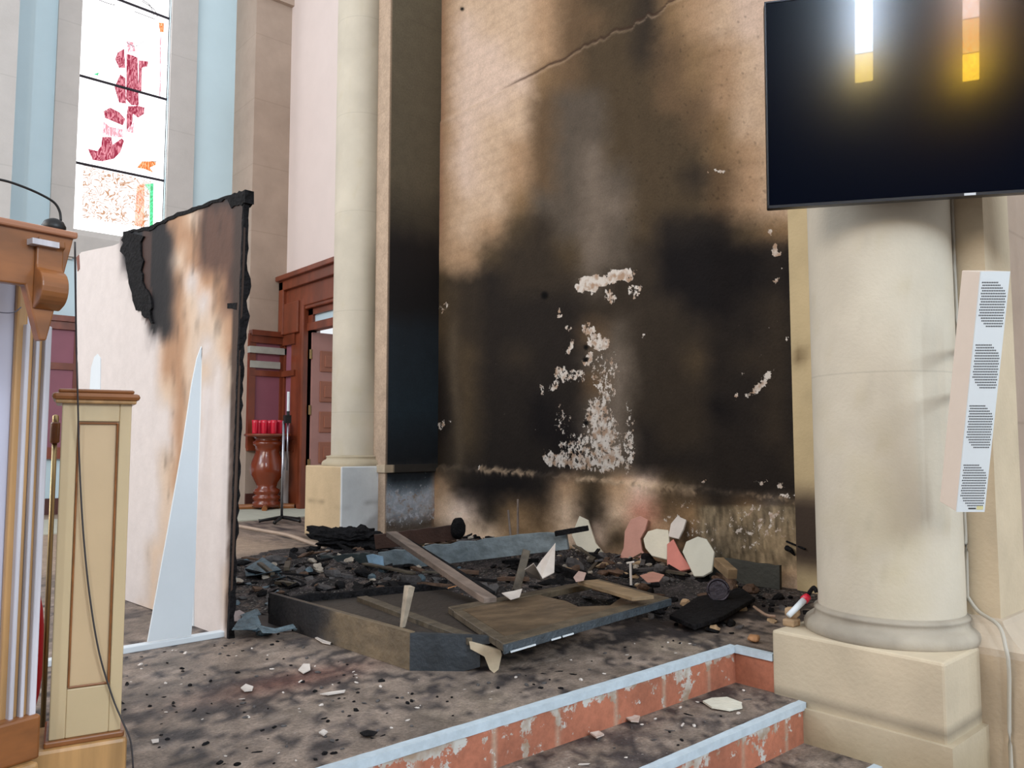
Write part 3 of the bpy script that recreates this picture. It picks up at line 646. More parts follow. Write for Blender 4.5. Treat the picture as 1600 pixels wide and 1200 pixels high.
# ------------------------------------------------------------------ windows of the far nave wall (they mirror in the screen)
def mirror(px_, py_, dist):
    d = ray(px_, py_); q = tvp; t = (q-EYE).dot(tn)/d.dot(tn); h = EYE+d*t; r = d-tn*2*d.dot(tn)
    s = (dist-(h-EYE).dot(FH))/r.dot(FH); return h+r*s
BK = -21
def bw(px0, px1, pyb, name, rows):
    w = thing(name, None, None, mirror((px0+px1)/2, pyb, BK)); w['kind'] = 'structure'
    for (y0, y1, col, st) in rows:
        P = [mirror(px0, y0, BK), mirror(px1, y0, BK), mirror(px1, y1, BK), mirror(px0, y1, BK)]
        zc0 = (P[0].z+P[1].z)/2; zc1 = (P[2].z+P[3].z)/2; P[0].z = P[1].z = zc0; P[2].z = P[3].z = zc1
        bm = B(); prism(bm, P, FH*.03); m = glassmat('far_glass_%s_%d' % (name, y0), col, st, 'robe' if y0 in (82, 28) else 'flat'); mesh('glass', bm, m, w)
bw(1336, 1364, 128, 'window_2', [(128, 84, (240, 190, 90), 50), (82, -60, (170, 196, 225), 110), (-62, -260, (225, 235, 255), 60)])
bw(1504, 1530, 126, 'window_3', [(126, 84, (255, 190, 50), 60), (82, 30, (240, 150, 60), 50), (28, -60, (235, 190, 170), 60), (-62, -220, (235, 220, 220), 40)])
bm = B(); c_ = EYE+FH*(BK-.4); obox(bm, c_-RT*9+Vector((0, 0, ZN-1)), RT*18, FH*.3, Vector((0, 0, 19))); o = mesh('wall_nave_end', bm, mat('dim_nave_wall', (14, 15, 22), .9, .1, 1, 0)); tagst(o)

# ------------------------------------------------------------------ COLUMN SPEAKER
sp = hd(1495, 800, 3.2); su = (Vector((0, 0, 1))*math.cos(math.radians(14))-FH*math.sin(math.radians(14))).normalized(); sr = RT.copy(); sb = sr.cross(su); sb = -sb if sb.dot(FH) < 0 else sb
spk = thing('column_speaker', 'slim cream column speaker tilted beside the right stone column', 'speaker', sp)
SH = .96; SW = .112; SD = .125
M_case = mat('cream_speaker_case', (236, 220, 206), .55, .03, 6, .03, 40); M_front = mat('white_speaker_front', (226, 232, 236), .5, .02, 6, .02, 40)
bm = B(); obox(bm, sp+sb*.006, sr*SW, su*SH, sb*SD); bev(mesh('case', bm, M_case, spk), .004)
bm = B(); obox(bm, sp, sr*SW, su*SH, sb*.006); fpl = mesh('front_plate', bm, M_front, spk)
M_hole = mat('speaker_perforation', (58, 60, 64), .8, .02, 4, 0)
for k in range(4):
    vc = (.105+k*.251)*SH+.01; bm = B()
    for r in range(17):
        v = -.084+r*.0105; 
        for c in range(15):
            u = -.046+c*.0064+(.0033 if r % 2 else 0)
            if u > .047: continue
            if (abs(u)+0)*.9+0 > .0 and ((u > .018 and v > .072-(u-.018)*-0-.0 and False)): continue
            # octagon with two clipped corners, upper right and lower left
            if (u-.018)*1.3+(v-.050) > .034 or (-u-.018)*1.3+(-v-.050) > .034: continue
            o_c = sp+sr*(SW/2+u)+su*(vc+v)-sb*.0006
            q = [bm.verts.new(o_c+sr*(.0026*math.cos(j*math.pi/3))+su*(.0034*math.sin(j*math.pi/3))) for j in range(6)]; bm.faces.new(q)
    g = mesh('grille', bm, M_hole, fpl)
bm = B(); obox(bm, sp+sr*.045+su*.012-sb*.0008, sr*.030, su*.006, sb*.001); mesh('maker_plate', bm, mat('plate_dark', (70, 70, 72), .5, 0, 4, 0), fpl)
bm = B(); obox(bm, sp+sr*.078+su*.010-sb*.0008, sr*.026, su*.015, sb*.001); mesh('sticker', bm, mat('yellow_sticker', (222, 214, 160), .5, 0, 4, 0), fpl)
bm = B(); q = sp+sr*.05+su*.5+sb*.13; tube(bm, [q, Vector((3.96, 1.30, q.z))], .012, 8); tube(bm, [q+su*.2, Vector((3.96, 1.30, q.z+.2))], .012, 8); mesh('bracket', bm, M_black, spk)
# cable from the television down between column and pier
pts = [hy(1464, 322, 1.40), hy(1468, 420, 1.40), hy(1471, 560, 1.41), hy(1475, 640, 1.39), hy(1474, 720, 1.40), hy(1481, 870, 1.40), hy(1486, 938, 1.34)]
pts = [Vector((3.928, 1.352+.004*math.sin(p), hx(1480, p, 3.92).z)) for p in (300, 400, 520, 640, 760, 860, 930)]
pts2 = [(3.927, 1.35, .30), (3.90, 1.30, .25), (3.83, 1.20, .215), (3.775, 1.16, .14), (3.77, 1.15, .05), (3.775, 1.16, -.2), (3.77, 1.155, -.55)]
bm = B(); tube(bm, spline(pts+[Vector(p) for p in pts2], 6), .008, 8); tag(mesh('power_cable', bm, mat('grey_cable', (186, 180, 168), .5, .05, 4, 0), smooth=True), 'thin pale cable running down between column and pier', 'cable')
# ------------------------------------------------------------------ PARTITION LEAF (scorched cream panel)
pP = hz(357, 998); pn = Vector((1, .08, 0)).normalized(); pd = Vector((-.08, 1, 0)).normalized()
def pp_(x, y, d=0): return hit(x, y, pP+pn*d, pn)
pt = thing('scorched_partition', 'scorched cream partition panel with charred top and right edge, beside the newel post', 'partition', pP)
PCH = '''kkkkkkkkkkk
kkkkttquuuk
Wkkukttuuuk
Wkkukqtuuuk
WWkkktWttuk
WWWkktqWtuk
WWWkktqqqtk
WWWWttqWqtu
WWWWttqqWqt
WWWWqtqWWqt
WWWWWtqWWWt
WWWWWtWWWWt
WWWWqtWWWWt
WWWWqtWWWWt
WWWWqqWWWWt
WWWWqWWWWWt
WWWqqWWWWWt
WWWqWWWWWqu
WWWqWWWWWqu
WWqqWWWWWqt
WWqqWWWWWWt'''.split('\n')
M_panel = mat('scorched_cream_veneer', rough=.5, var=.05, ns=10, bump=.08, bs=30, spec=.2, stain=True)
def dense_poly(pts, d0, d1, step, name, m, par):
    """flat sheet on the partition plane cut to an outline; fine inner grid so stains can vary"""
    bm = B(); vs = [bm.verts.new(pp_(x, y, d0)) for x, y in pts]; f = bm.faces.new(vs)
    o3 = pP; ys_ = []
    for v in list(bm.verts): ys_.append(((v.co-o3).dot(pd), v.co.z))
    umin, umax = min(a_ for a_, b_ in ys_), max(a_ for a_, b_ in ys_); zmin, zmax = min(b_ for a_, b_ in ys_), max(b_ for a_, b_ in ys_)
    for k in range(1, int((umax-umin)/step)): bmesh.ops.bisect_plane(bm, geom=bm.verts[:]+bm.edges[:]+bm.faces[:], plane_co=o3+pd*(umin+k*step), plane_no=pd)
    for k in range(1, int((zmax-zmin)/step)): bmesh.ops.bisect_plane(bm, geom=bm.verts[:]+bm.edges[:]+bm.faces[:], plane_co=(0, 0, zmin+k*step), plane_no=(0, 0, 1))
    r = bmesh.ops.extrude_face_region(bm, geom=bm.faces[:]); 
    for v in r['geom']:
        if isinstance(v, bmesh.types.BMVert): v.co += pn*(d1-d0)
    return mesh(name, bm, m, par)
def jag(pts, amp, n=5, seed=1):
    rnd = random.Random(seed); out = []
    for (x0, y0), (x1, y1) in zip(pts, pts[1:]):
        for k in range(n):
            t = k/n; out.append((x0+(x1-x0)*t+(rnd.random()-.5)*amp*(k > 0), y0+(y1-y0)*t+(rnd.random()-.5)*amp*(k > 0)))
    return out+[pts[-1]]
def ppaint(o, k=1):
    c = worldco(o); x, y = proj(c); jx = x+12*(fbm(x, y*.4, 1, .07, 3)-.5); jy = y+30*(fbm(x*2+50, y*.5, 1, .05, 3)-.5)
    col = chart(PCH, jx, jy, 180, 300, 20, 35)
    sk = fbm(x*1.0, y*.12, 2, .16, 3); lumc = col.mean(1); col = col*(1-.9*(S((sk-.5)*3)-.3)*S((205-lumc)/40)*S((lumc-40)/40)*.45)[:, None]
    # crisp char wedge
    le = np.interp(y, [355, 400, 440, 480, 525], [191, 192, 201, 215, 240]); re = np.interp(y, [340, 430, 480, 525], [262, 260, 258, 243])
    jj = 5*(fbm(x, y, 1, .15, 3)-.5)
    m = S((x-le+jj)/2)*S((re-x+jj)/5)*S((528-y)/6)*(y < 532)*S((y-335)/8)
    dk = np.where((x < 222)[:, None], np.array([[24, 26, 32]]), np.where((x < 236)[:, None], np.array([[66, 46, 40]]), np.array([[16, 12, 16]])))
    col = col+(dk-col)*m[:, None]
    tp = np.interp(x, [190, 260, 300, 340, 365, 385], [362, 346, 327, 315, 304, 300]); m = S((tp+3+14*S((x-345)/20)+6*(fbm(x, y, 1, .1)-.5)-y)/5); col = col+(np.array([36, 32, 34])-col)*m[:, None]
    e = S((x-(372-.0215*(y-305))+7+4*(fbm(x, y, 3, .06)-.5))/4)*S((x-300)/20); col = col+(np.array([66, 50, 42])-col)*e[:, None]*.9
    m = S((190-x)/12)*S((y-340)/20); col = col+(np.array([224, 214, 210])-col)*m[:, None]
    setcol(o, col)
topA = [(120, 402), (127, 394), (150, 389), (176, 384), (186, 380)]+jag([(188, 372), (198, 362), (232, 356), (262, 341), (300, 326), (340, 313), (366, 303), (382, 299)], 3, 4)
slot = [(352, 470), (362, 468), (362, 474), (352, 477)]
outA = topA+[(380, 400), (374, 540), (368, 760), (357, 998), (301, 988), (304, 900), (309, 780), (314, 640), (316, 541), (311, 560), (306, 620), (288, 730), (268, 830), (250, 905), (240, 953), (200, 939), (150, 921), (119, 911)]
# the sheet left of the split
shA = dense_poly(outA, 0, .010, .03, 'torn_sheet', M_panel, pt); ppaint(shA)
bm = B(); P = [pp_(x, y, .012) for x, y in ((125, 404), (262, 352), (374, 306), (357, 996), (231, 950), (232, 1003-52), (238, 900), (250, 860), (119, 905))]
dn = dense_poly([(185, 392), (262, 352), (376, 306), (357, 997), (232, 951), (241, 900), (250, 870), (200, 800)], .012, .034, .2, 'core_board', M_white, pt)
# lower white inner board reaching the floor behind the split
q0 = hz(196, 1022); q1 = hz(360, 994); bn = Vector((q0.y-q1.y, q1.x-q0.x, 0)).normalized()
bm = B(); prism(bm, [hit(x, y, q0, bn) for x, y in ((315, 541), (308, 560), (300, 600), (285, 700), (262, 832), (231, 1003), (299, 993), (305, 900), (310, 700))], bn*.012 if bn.dot(FH) > 0 else -bn*.012); mesh('inner_board', bm, M_white, pt)
# charred right edge: ragged frame member
bm = B(); rnd = random.Random(5); E0, E1 = [], []
def edge_ring(z):
    j = lambda: (rnd.random()-.5)*.014
    b_ = Vector((pP.x, pP.y, 0))-pd*.004; 
    return [bm.verts.new(b_+Vector((0, 0, z))+p_) for p_ in (-pn*(.004+abs(j())*.5)+pd*.012, -pd*(.012+abs(j()))-pn*.002, pn*(.05+j())-pd*(.014+abs(j())), pn*(.055+j())+pd*.03, pn*.012+pd*.03)]
# the right edge leans with the sheet: follow its photographed outline
rings = []
for k in range(60):
    y_ = 998-(998-304)*k/59; b_ = pp_(357+(382-357)*(k/59), y_, 0); 
    j = lambda s=.012: (rnd.random()-.5)*s
    bump_ = .02*math.exp(-((k/59-.80)/.02)**2)+.012*math.exp(-((k/59-.72)/.05)**2)
    rings.append([bm.verts.new(b_+p_) for p_ in (-pn*.003+pd*(.012+j(.008)), -pn*.002-pd*(.003+abs(j(.006))), pn*(.026+j(.014)+bump_*1.6)-pd*(.004+abs(j(.01))), pn*(.03+j()+bump_*1.6)+pd*.03, pn*.012+pd*.03)])
for r0, r1 in zip(rings, rings[1:]):
    for k in range(5): bm.faces.new((r0[k], r0[(k+1) % 5], r1[(k+1) % 5], r1[k]))
bm.faces.new(rings[0]); bm.faces.new(rings[-1][::-1]); mesh('charred_edge', bm, M_char, pt)
# charred top rail remnant
bm = B(); tp = jag([(192, 364), (232, 356), (262, 341), (300, 326), (340, 313), (366, 303), (383, 298)], 3, 5, 3); lo = [(x, y+1.5+rnd.random()*4+(15 if x > 356 else 0)) for x, y in tp]
prism(bm, [pp_(x, y-2, -.006) for x, y in tp]+[pp_(x, y, -.006) for x, y in lo[::-1]], pn*.05); mesh('charred_top', bm, M_char, pt)
# thick char crust on the left wedge
bm = B(); P = jag([(196, 362), (188, 388), (196, 410), (203, 450), (210, 478), (226, 497), (238, 505), (236, 470), (222, 440), (220, 400), (224, 358)], 6, 4, 9)[:-1]
prism(bm, [pp_(x, y, -.012) for x, y in P], pn*.02); o = mesh('char_crust', bm, M_char, pt)
bm = B(); prism(bm, [pp_(x, y, -.002) for x, y in ((355, 474), (370, 473), (369, 484), (361, 482), (355, 482))], pn*.003); mesh('latch_slot', bm, M_char, pt)
bm = B(); P = [pp_(x, y, -.004) for x, y in ((290, 896), (303, 896), (302, 992-4), (289, 990-4))]; prism(bm, P, pn*.006); mesh('edge_bolt', bm, M_white, pt)
bm = B(); prism(bm, [pp_(x, y, -.004) for x, y in ((138, 640), (142, 575), (147, 558), (152, 553), (157, 560), (156, 640))], pn*.006); mesh('exposed_patch', bm, M_white, pt)
bm = B(); prism(bm, [pp_(x, y, -.004) for x, y in ((119, 402), (123, 398), (124, 420), (121, 424))], pn*.02); mesh('worn_corner', bm, M_wood, pt)
# floor batten under the partition
q0 = hz(196, 1022); q1 = hz(360, 994); d_ = (q1-q0).normalized(); n_ = Vector((-d_.y, d_.x, 0))
bm = B(); obox(bm, q0-d_*.5, d_*((q1-q0).length+.48), n_*.05, (0, 0, .03)); bev(tag(mesh('floor_batten', bm, M_white), 'white painted batten lying on the floor under the scorched partition', 'batten'), .004)

# ------------------------------------------------------------------ LECTERN
lu = Vector((math.cos(math.radians(15.6)), math.sin(math.radians(15.6)), 0)); lv = Vector((-lu.y, lu.x, 0))
LP = hd(117, 365, 2.0); LB = hd(73, 530, 2.25)
lec = thing('lectern', 'varnished wooden lectern with microphone at the left edge of the view', 'lectern', (LB.x, LB.y, 0))
def lf(x, y, d=0): return hit(x, y, LP+lv*d, lv)
def lb(x, y, d=0): return hit(x, y, LB+lv*d, lv)
bm = B(); prism(bm, [lf(-90, 330), lf(117, 368), lf(73, 532), lf(62, 532), lf(40, 445), lf(-90, 428)], lv*.03); apr = bev(mesh('apron', bm, M_lect, lec), .004)
bm = B(); tp0, tp1 = lf(-90, 322), lf(119, 364); prism(bm, [tp0-lv*.012, tp1-lv*.012, tp1-lv*.012+Vector((0, 0, -.018)), tp0-lv*.012+Vector((0, 0, -.018))], lv*.5+Vector((0, 0, .0))); bev(mesh('desk_top', bm, mat('desk_top_wood', (176, 120, 90), .3, .05, 4, .02, 30, coat=.4), lec), .005)
# corbel: scroll profile swept along the front
def corbel():
    bm = B(); a0, a1 = lf(50, 380), lf(92, 388); w_ = (a1-a0).dot(lu); base_ = lf(50, 482)-lv*.0
    zt_, zb_ = lf(60, 372).z, lf(60, 484).z; H = zt_-zb_; out = [(0, 0), (0, 1), (.018, 1), (.022, .9), (.012, .86), (.012, .62), (.016, .56)]+[(.010+.036*math.sin(a_), .30+.26*math.cos(a_)) for a_ in [math.pi*k/12 for k in range(1, 12)]]+[(.010, .02)]
    prism(bm, [base_-lv*o+Vector((0, 0, h*H)) for o, h in out], lu*w_); return bm
crb = bev(mesh('corbel', corbel(), M_lect, lec), .004)
bm = B(); a0 = lf(50, 372); prism(bm, [lf(51, 371, -.028), lf(93, 379, -.028), lf(93, 388, -.028), lf(51, 380, -.028)], lv*.03); mesh('corbel_cap', bm, M_strip, crb)
# body
bz0, bz1 = .20, lb(60, 440).z; q = LB.copy(); q.z = bz0
bm = B(); obox(bm, q-lu*1.1+lv*.02, lu*1.08, lv*.45, Vector((0, 0, bz1-bz0))); mesh('body', bm, mat('pale_front_panel', (206, 206, 226), .3, .02, 2, .01, 20, coat=.4), lec)  # lavender tint puts light reflected by the varnish into the panel colour
for k, (x0, x1, m, d) in enumerate(((34, 41, M_strip, -.02), (42, 49, M_oak, -.008), (50, 56, M_strip, -.022), (56, 63, M_oak, -.010), (63, 73, M_strip, -.026))):
    a0, a1 = lb(x0, 560).dot(lu), lb(x1, 560).dot(lu); p0 = LB+lu*(a0-LB.dot(lu)); p0.z = bz0-.0
    bm = B(); obox(bm, p0+lv*d, lu*(a1-a0), -lv*(d-.02), Vector((0, 0, lf(60, 482).z-bz0))); bev(mesh('fluted_strip', bm, m, lec), .004)
a0 = lb(24, 560).dot(lu); p0 = LB+lu*(a0-LB.dot(lu)); p0.z = bz0
bm = B(); obox(bm, p0+lv*.0-lu*.0, lu*.03, lv*.02, Vector((0, 0, bz1-bz0-.0))); bev(mesh('inner_moulding', bm, M_oak, lec), .006)
bm = B(); q = LB.copy(); q.z = bz0-.07; obox(bm, q-lu*1.1-lv*.04, lu*1.11, lv*.5, Vector((0, 0, .12))); bev(mesh('bottom_rail', bm, M_lect, lec), .008)
bm = B(); q = LB.copy(); q.z = 0; obox(bm, q-lu*1.1-lv*.06, lu*1.1, lv*.56, Vector((0, 0, .13))); bev(mesh('base', bm, M_oak, lec), .01)
# microphone
mb = lf(84, 356, .03); mb.z = lf(84, 356).z
mic = thing('microphone', 'black gooseneck microphone standing on the lectern top', 'microphone', mb)
bm = B(); lathe(bm, mb.x, mb.y, [(.028, mb.z-.004), (.028, mb.z+.012), (.022, mb.z+.024), (.010, mb.z+.031), (.004, mb.z+.033)], 24); mesh('base', bm, M_black, mic, True)
bm = B(); P = [lf(x, y, .03) for x, y in ((95, 345), (93, 330), (84, 316), (62, 303), (34, 291), (6, 282), (-30, 276))]; tube(bm, spline(P, 6), .0032, 8); mesh('gooseneck', bm, M_black, mic, True)
# little wire across the lectern panel
bm = B(); tube(bm, spline([lb(-10, 487, -.03), lb(12, 489, -.035), (lb(24, 487, -.03)), lb(33, 480, -.022)], 5), .0015, 6); tag(mesh('thin_wire', bm, mat('dull_wire', (110, 112, 130), .5, 0, 4, 0)), 'thin grey wire across the lectern front panel', 'wire')

# ------------------------------------------------------------------ NEWEL POST
nu_ = Vector((math.cos(math.radians(-12)), math.sin(math.radians(-12)), 0)); nv_ = Vector((-nu_.y, nu_.x, 0))
N0 = hd(97, 640, 2.36)
def nw(x, y, d=0): return hit(x, y, N0+nv_*d, nv_)
NW = (nw(206, 640)-nw(97, 640)).dot(nu_); zcap = nw(150, 628).z; zb = nw(140, 1148).z
nl = thing('newel_post', 'square honey oak newel post with moulded cap, standing before the scorched partition', 'post', (N0.x, N0.y, 0))
def nbox(u0, u1, v0, v1, z0, z1, m, name, bv=.003):
    bm = B(); q = Vector((N0.x, N0.y, z0))+nu_*u0+nv_*v0; obox(bm, q, nu_*(u1-u0), nv_*(v1-v0), Vector((0, 0, z1-z0))); o = mesh(name, bm, m, nl); return bev(o, bv)
nbox(0, NW, .008, NW, zb, zcap, mat('newel_panel_oak', (214, 184, 144), .36, .05, 3, .02, 30, .5, coat=.3), 'post_core')
fw = .042
M_oakl = mat('grey_honey_oak', (210, 186, 146), .36, .05, 3, .02, 40, .5, coat=.3)
nbox(0, fw, 0, .008, zb, zcap, M_oakl, 'stile'); nbox(NW-fw*.8, NW, 0, .008, zb, zcap, M_oakl, 'stile')
nbox(fw, NW-fw*.8, 0, .008, zcap-.06, zcap, M_oakl, 'rail'); nbox(fw, NW-fw*.8, 0, .008, zb, zb+.14, M_oakl, 'rail')
bm = B(); q = lambda u, z, v=.002: Vector((N0.x, N0.y, z))+nu_*u+nv_*v
L_ = [q(fw+.004, zb+.145), q(NW-fw*.8-.004, zb+.145), q(NW-fw*.8-.004, zcap-.065), q(fw+.004, zcap-.065)]
for k in range(4): tube(bm, [L_[k], L_[(k+1) % 4]], .003, 8)
mesh('panel_bead', bm, M_lect, nl)
nbox(-.028, NW+.022, -.028, NW+.03, zcap+.004, zcap+.026, M_lect, 'cap', .012); nbox(-.018, NW+.012, -.018, NW+.02, zcap-.006, zcap+.006, M_oak, 'cap_moulding', .004)
nbox(-.012, NW+.006, -.012, NW+.02, zcap+.026, zcap+.038, M_lect, 'cap_top', .006)
nbox(-.012, NW+.010, -.012, NW+.01, zb-.018, zb, M_lect, 'base_moulding', .005); nbox(-.05, NW+.018, -.02, NW+.02, 0, zb-.018, M_oak, 'base', .012)
# microphone cable
P = [lf(117, 378, .2), nw(119, 520, -.05), nw(121, 603, -.045), nw(122, 640, -.035), nw(124, 720, -.014), nw(130, 830, -.012), nw(140, 930, -.012), nw(155, 1020, -.014), nw(176, 1090, -.016), nw(192, 1128, -.03), nw(204, 1158, -.04), nw(208, 1200, -.045)]
bm = B(); tube(bm, spline(P, 6), .0026, 8); tag(mesh('microphone_cable', bm, mat('dark_cable', (62, 58, 60), .5, 0, 4, 0), smooth=True), 'thin dark cable hanging over the newel post down to the floor', 'cable')
# brass rail standard and red cushion in the gap
p0 = hd(85, 700, 2.62)
bs = thing('brass_standard', 'slim brass upright with a collar between lectern and newel post', 'stand', (p0.x, p0.y, 0))
bm = B(); lathe(bm, p0.x, p0.y, [(.008, 0.005), (.008, 1.0)], 12); mesh('rod', bm, M_brass, bs, True)
zc_ = hd(85, 676, 2.62).z; bm = B(); lathe(bm, p0.x, p0.y, [(.012, zc_-.035), (.015, zc_-.03), (.015, zc_+.03), (.012, zc_+.035)], 16); mesh('collar', bm, M_lect, bs, True)
bm = B(); lathe(bm, p0.x, p0.y, [(.010, 1.0), (.010, 1.085), (.003, 1.09)], 12); mesh('finial', bm, M_brass, bs, True)
c0 = hz(30, 1135); c0 = hd(42, 1040, 2.9)
bm = B(); bmesh.ops.create_uvsphere(bm, u_segments=24, v_segments=14, radius=1)
for v in bm.verts:
    s = lambda t, e: math.copysign(abs(t)**e, t); v.co = Vector((s(v.co.x, .7)*.09, s(v.co.y, .7)*.16, (s(v.co.z, .7)+1)*.26))
bm.transform(Matrix.Translation((c0.x-.05, c0.y, 0))); tag(mesh('red_cushion', bm, M_redcl, smooth=True), 'bright red cushion standing behind the lectern, seen through the gap', 'cushion')

# ------------------------------------------------------------------ BACK CORNER: pedestal, votive glasses, candle stand
pc = hz(416, 793); pc = Vector((hy(416, 793, 11.2).x, 11.2, 0)); zt_ = hy(420, 678, 11.2).z
ped = thing('turned_pedestal', 'turned reddish wooden pedestal by the back corner holding red votive glasses', 'pedestal', pc)
bm = B()
k = zt_
prof = [(.20, .04), (.20, .10), (.17, .12), (.20, .15), (.20, .18), (.16, .2), (.19, .23), (.19, .27), (.14, .30), (.16, .36), (.235, .48), (.25, .56), (.22, .66), (.17, .78), (.18, .86), (.21, .88), (.21, .92), (.17, .94), (.20, .98), (.24, 1.0)]
lathe(bm, pc.x, pc.y, [(r, z*(k-.03)) for r, z in prof], 36); mesh('baluster', bm, mat('red_brown_varnish', (128, 54, 26), .25, .1, 4, .02, 20, coat=.5), ped, True)
bm = B(); lathe(bm, pc.x, pc.y, [(.33, zt_-.035), (.34, zt_-.02), (.33, zt_)], 40); mesh('top', bm, M_wood, ped)
bm = B()
for a_ in range(4):
    an = math.pi/4+a_*math.pi/2+.3; d = Vector((math.cos(an), math.sin(an), 0)); tube(bm, [pc+d*.1+Vector((0, 0, .05)), pc+d*.40+Vector((0, 0, .04))], .04, 8)
mesh('foot', bm, M_lect, ped)
def votive(p):
    t = thing('votive_glass', 'red votive glass among those on the turned pedestal', 'candle glass', p, group='red votive glasses on the pedestal')
    bm = B(); lathe(bm, p[0], p[1], [(.038, p[2]), (.042, p[2]+.01), (.045, p[2]+.16), (.05, p[2]+.20), (.046, p[2]+.2), (.04, p[2]+.17)], 18); mesh('glass', bm, M_red, t, True)
    bm = B(); lathe(bm, p[0], p[1], [(.035, p[2]+.09), (.035, p[2]+.13), (.004, p[2]+.13), (.004, p[2]+.15)], 12); mesh('candle', bm, M_white, t)
    return t
v0 = votive((pc.x-.22, pc.y-.05, zt_+.001))
for i, (dx_, dy_) in enumerate(((-.11, -.12), (0, -.2), (.12, -.14), (.22, -.04), (-.08, .08), (.06, .06))):
    c = v0.copy(); COL.objects.link(c); c.location = (pc.x+dx_, pc.y+dy_, zt_+.001)
    for ch in list(v0.children): d = ch.copy(); COL.objects.link(d); d.parent = c
cs = hz(440, 817); zt2 = hd(452, 612, (cs-EYE).dot(FH)).z
cst = thing('candle_stand', 'slim steel stand with a white candle on a black star base, by the door', 'candle stand', cs)
bm = B()
for a_ in range(5):
    an = a_*2*math.pi/5+.2; d = Vector((math.cos(an), math.sin(an), 0)); tube(bm, [cs+Vector((0, 0, .07)), cs+d*.24+Vector((0, 0, .035)), cs+d*.27+Vector((0, 0, .03))], [.022, .017, .024], 8)
mesh('star_base', bm, M_black, cst, True)
zm = hd(447, 655, (cs-EYE).dot(FH)).z
tq = hd(450, 655, (cs-EYE).dot(FH)); tq2 = hd(452, 612, (cs-EYE).dot(FH))
bm = B(); tube(bm, [cs+Vector((0, 0, .05)), Vector((cs.x, cs.y, zm-.02))], .016, 10); mesh('pole', bm, M_metal, cst, True)
bm = B(); tube(bm, [tq+Vector((0, 0, .02)), Vector((tq.x, tq.y, hd(446, 735, 9.8).z))], .009, 8); mesh('adjusting_rod', bm, M_metal, cst, True)
bm = B(); box(bm, (tq.x-.05, tq.y-.03, zm-.05), (tq.x+.03, tq.y+.03, zm+.05)); tube(bm, [tq, tq+Vector((0, 0, .1))], .02, 8); mesh('clamp', bm, M_black, cst)
bm = B(); tube(bm, [tq+Vector((0, 0, .1)), Vector((tq.x, tq.y, tq2.z))], .017, 10); mesh('candle', bm, M_white, cst)
# pale runner at the back
bm = B(); box(bm, (-1, hz(420, 812).y, 0), (XD, YF-.1, .012)); tag(mesh('pale_runner', bm, mat('pale_runner_cloth', (196, 196, 180), .9, .08, 9, .1, 60)), 'pale carpet runner on the floor at the back wall', 'carpet')

# ------------------------------------------------------------------ BURNT DEBRIS: the large pieces
def board(p0, p1, w, th, m, name, label=None, cat=None, up=(0, 0, 1), char_end=0, seed=0, parent=None, group=None, seg=14, jagw=.12):
    """long board from p0 to p1; w = height along up, th = thickness; worn, slightly irregular"""
    p0, p1 = Vector(p0), Vector(p1); t = (p1-p0).normalized(); up = Vector(up); s = t.cross(up).normalized(); up2 = s.cross(t).normalized(); rnd = random.Random(seed)
    bm = B(); R = []
    for k in range(seg+1):
        q = p0.lerp(p1, k/seg); e = 1.0
        if char_end: e = 1-jagw*rnd.random()-char_end*max(0, (k/seg-.82)/.18)**1.5
        h = w*e; a_ = (rnd.random()-.5)*.06*w
        R.append([bm.verts.new(q+x_) for x_ in (s*th/2, s*th/2+up2*(h+a_), -s*th/2+up2*(h+a_), -s*th/2)])
    for a_, b_ in zip(R, R[1:]):
        for k in range(4): bm.faces.new((a_[k], a_[(k+1) % 4], b_[(k+1) % 4], b_[k]))
    bm.faces.new(R[0]); bm.faces.new(R[-1][::-1])
    o = mesh(name, bm, m, parent)
    if label: tag(o, label, cat, group)
    bev(o, .002, 1); return o
M_sideb = mat('scorched_brown_side', rough=.5, var=.25, ns=12, bump=.3, bs=40, spec=.5, stain=True)
# (a) cabinet carcass on its back
A_ = hz(640, 1048); E_ = Vector((1.92, 4.22, 0)); ct = thing('charred_cabinet', 'charred cabinet carcass lying on its back, nearest of the burnt wreckage', 'cabinet', A_)
TZ = .165
bm = dbox(0, 1, 0, 1, 0, 1, .04, .1); d = (E_-A_); 
for v in bm.verts: v.co = A_+d*v.co.y+Vector((.028, 0, 0))*v.co.x+Vector((0, 0, TZ))*v.co.z
o = mesh('side_board', bm, M_sideb, ct); c = worldco(o); tt = (c[:, 1]-A_.y)/(E_.y-A_.y)
col = np.array([118, 102, 80.])[None]*(.8+.35*fbm(c[:, 0], c[:, 1]*2, c[:, 2]*6, 4, 3)[:, None]); m = S((tt-.42+.25*(fbm(c[:, 0], c[:, 1], c[:, 2], 7)-.5))*7); col = col+(np.array([36, 34, 36])-col)*m[:, None]; setcol(o, col); bev(o, .003, 1)
Bc = hz(775, 1050)
bm = B(); prism(bm, [A_+Vector((0, 0, .0)), A_+Vector((0, 0, .085)), A_+Vector((0, 0, TZ-.004)), Bc+Vector((0, 0, .15)), Bc+Vector((-.02, .02, .12)), Bc+Vector((-.05, .05, .115)), Bc+Vector((-.05, .05, .02)), Bc+Vector((-.1, .1, .0))], Vector((.02, .02, 0))); mesh('front_board', bm, mat('charred_blue_grey_board', (52, 58, 64), .4, .35, 8, .3, 40, .6), ct)
D_ = Vector((3.1, 3.75, 0))
bm = B(); zz = Vector((0, 0, 1)); prism(bm, [A_+Vector((.03, .02, .10)), Bc+Vector((0, .05, .11)), Vector((2.75, 2.95, .10)), Vector((2.9, 3.9, .09)), E_+Vector((.03, -.02, .08))], (0, 0, .018)); o = mesh('back_panel', bm, mat('sooty_cabinet_back', (50, 43, 38), .5, .3, 9, .3, 40, .5), ct)
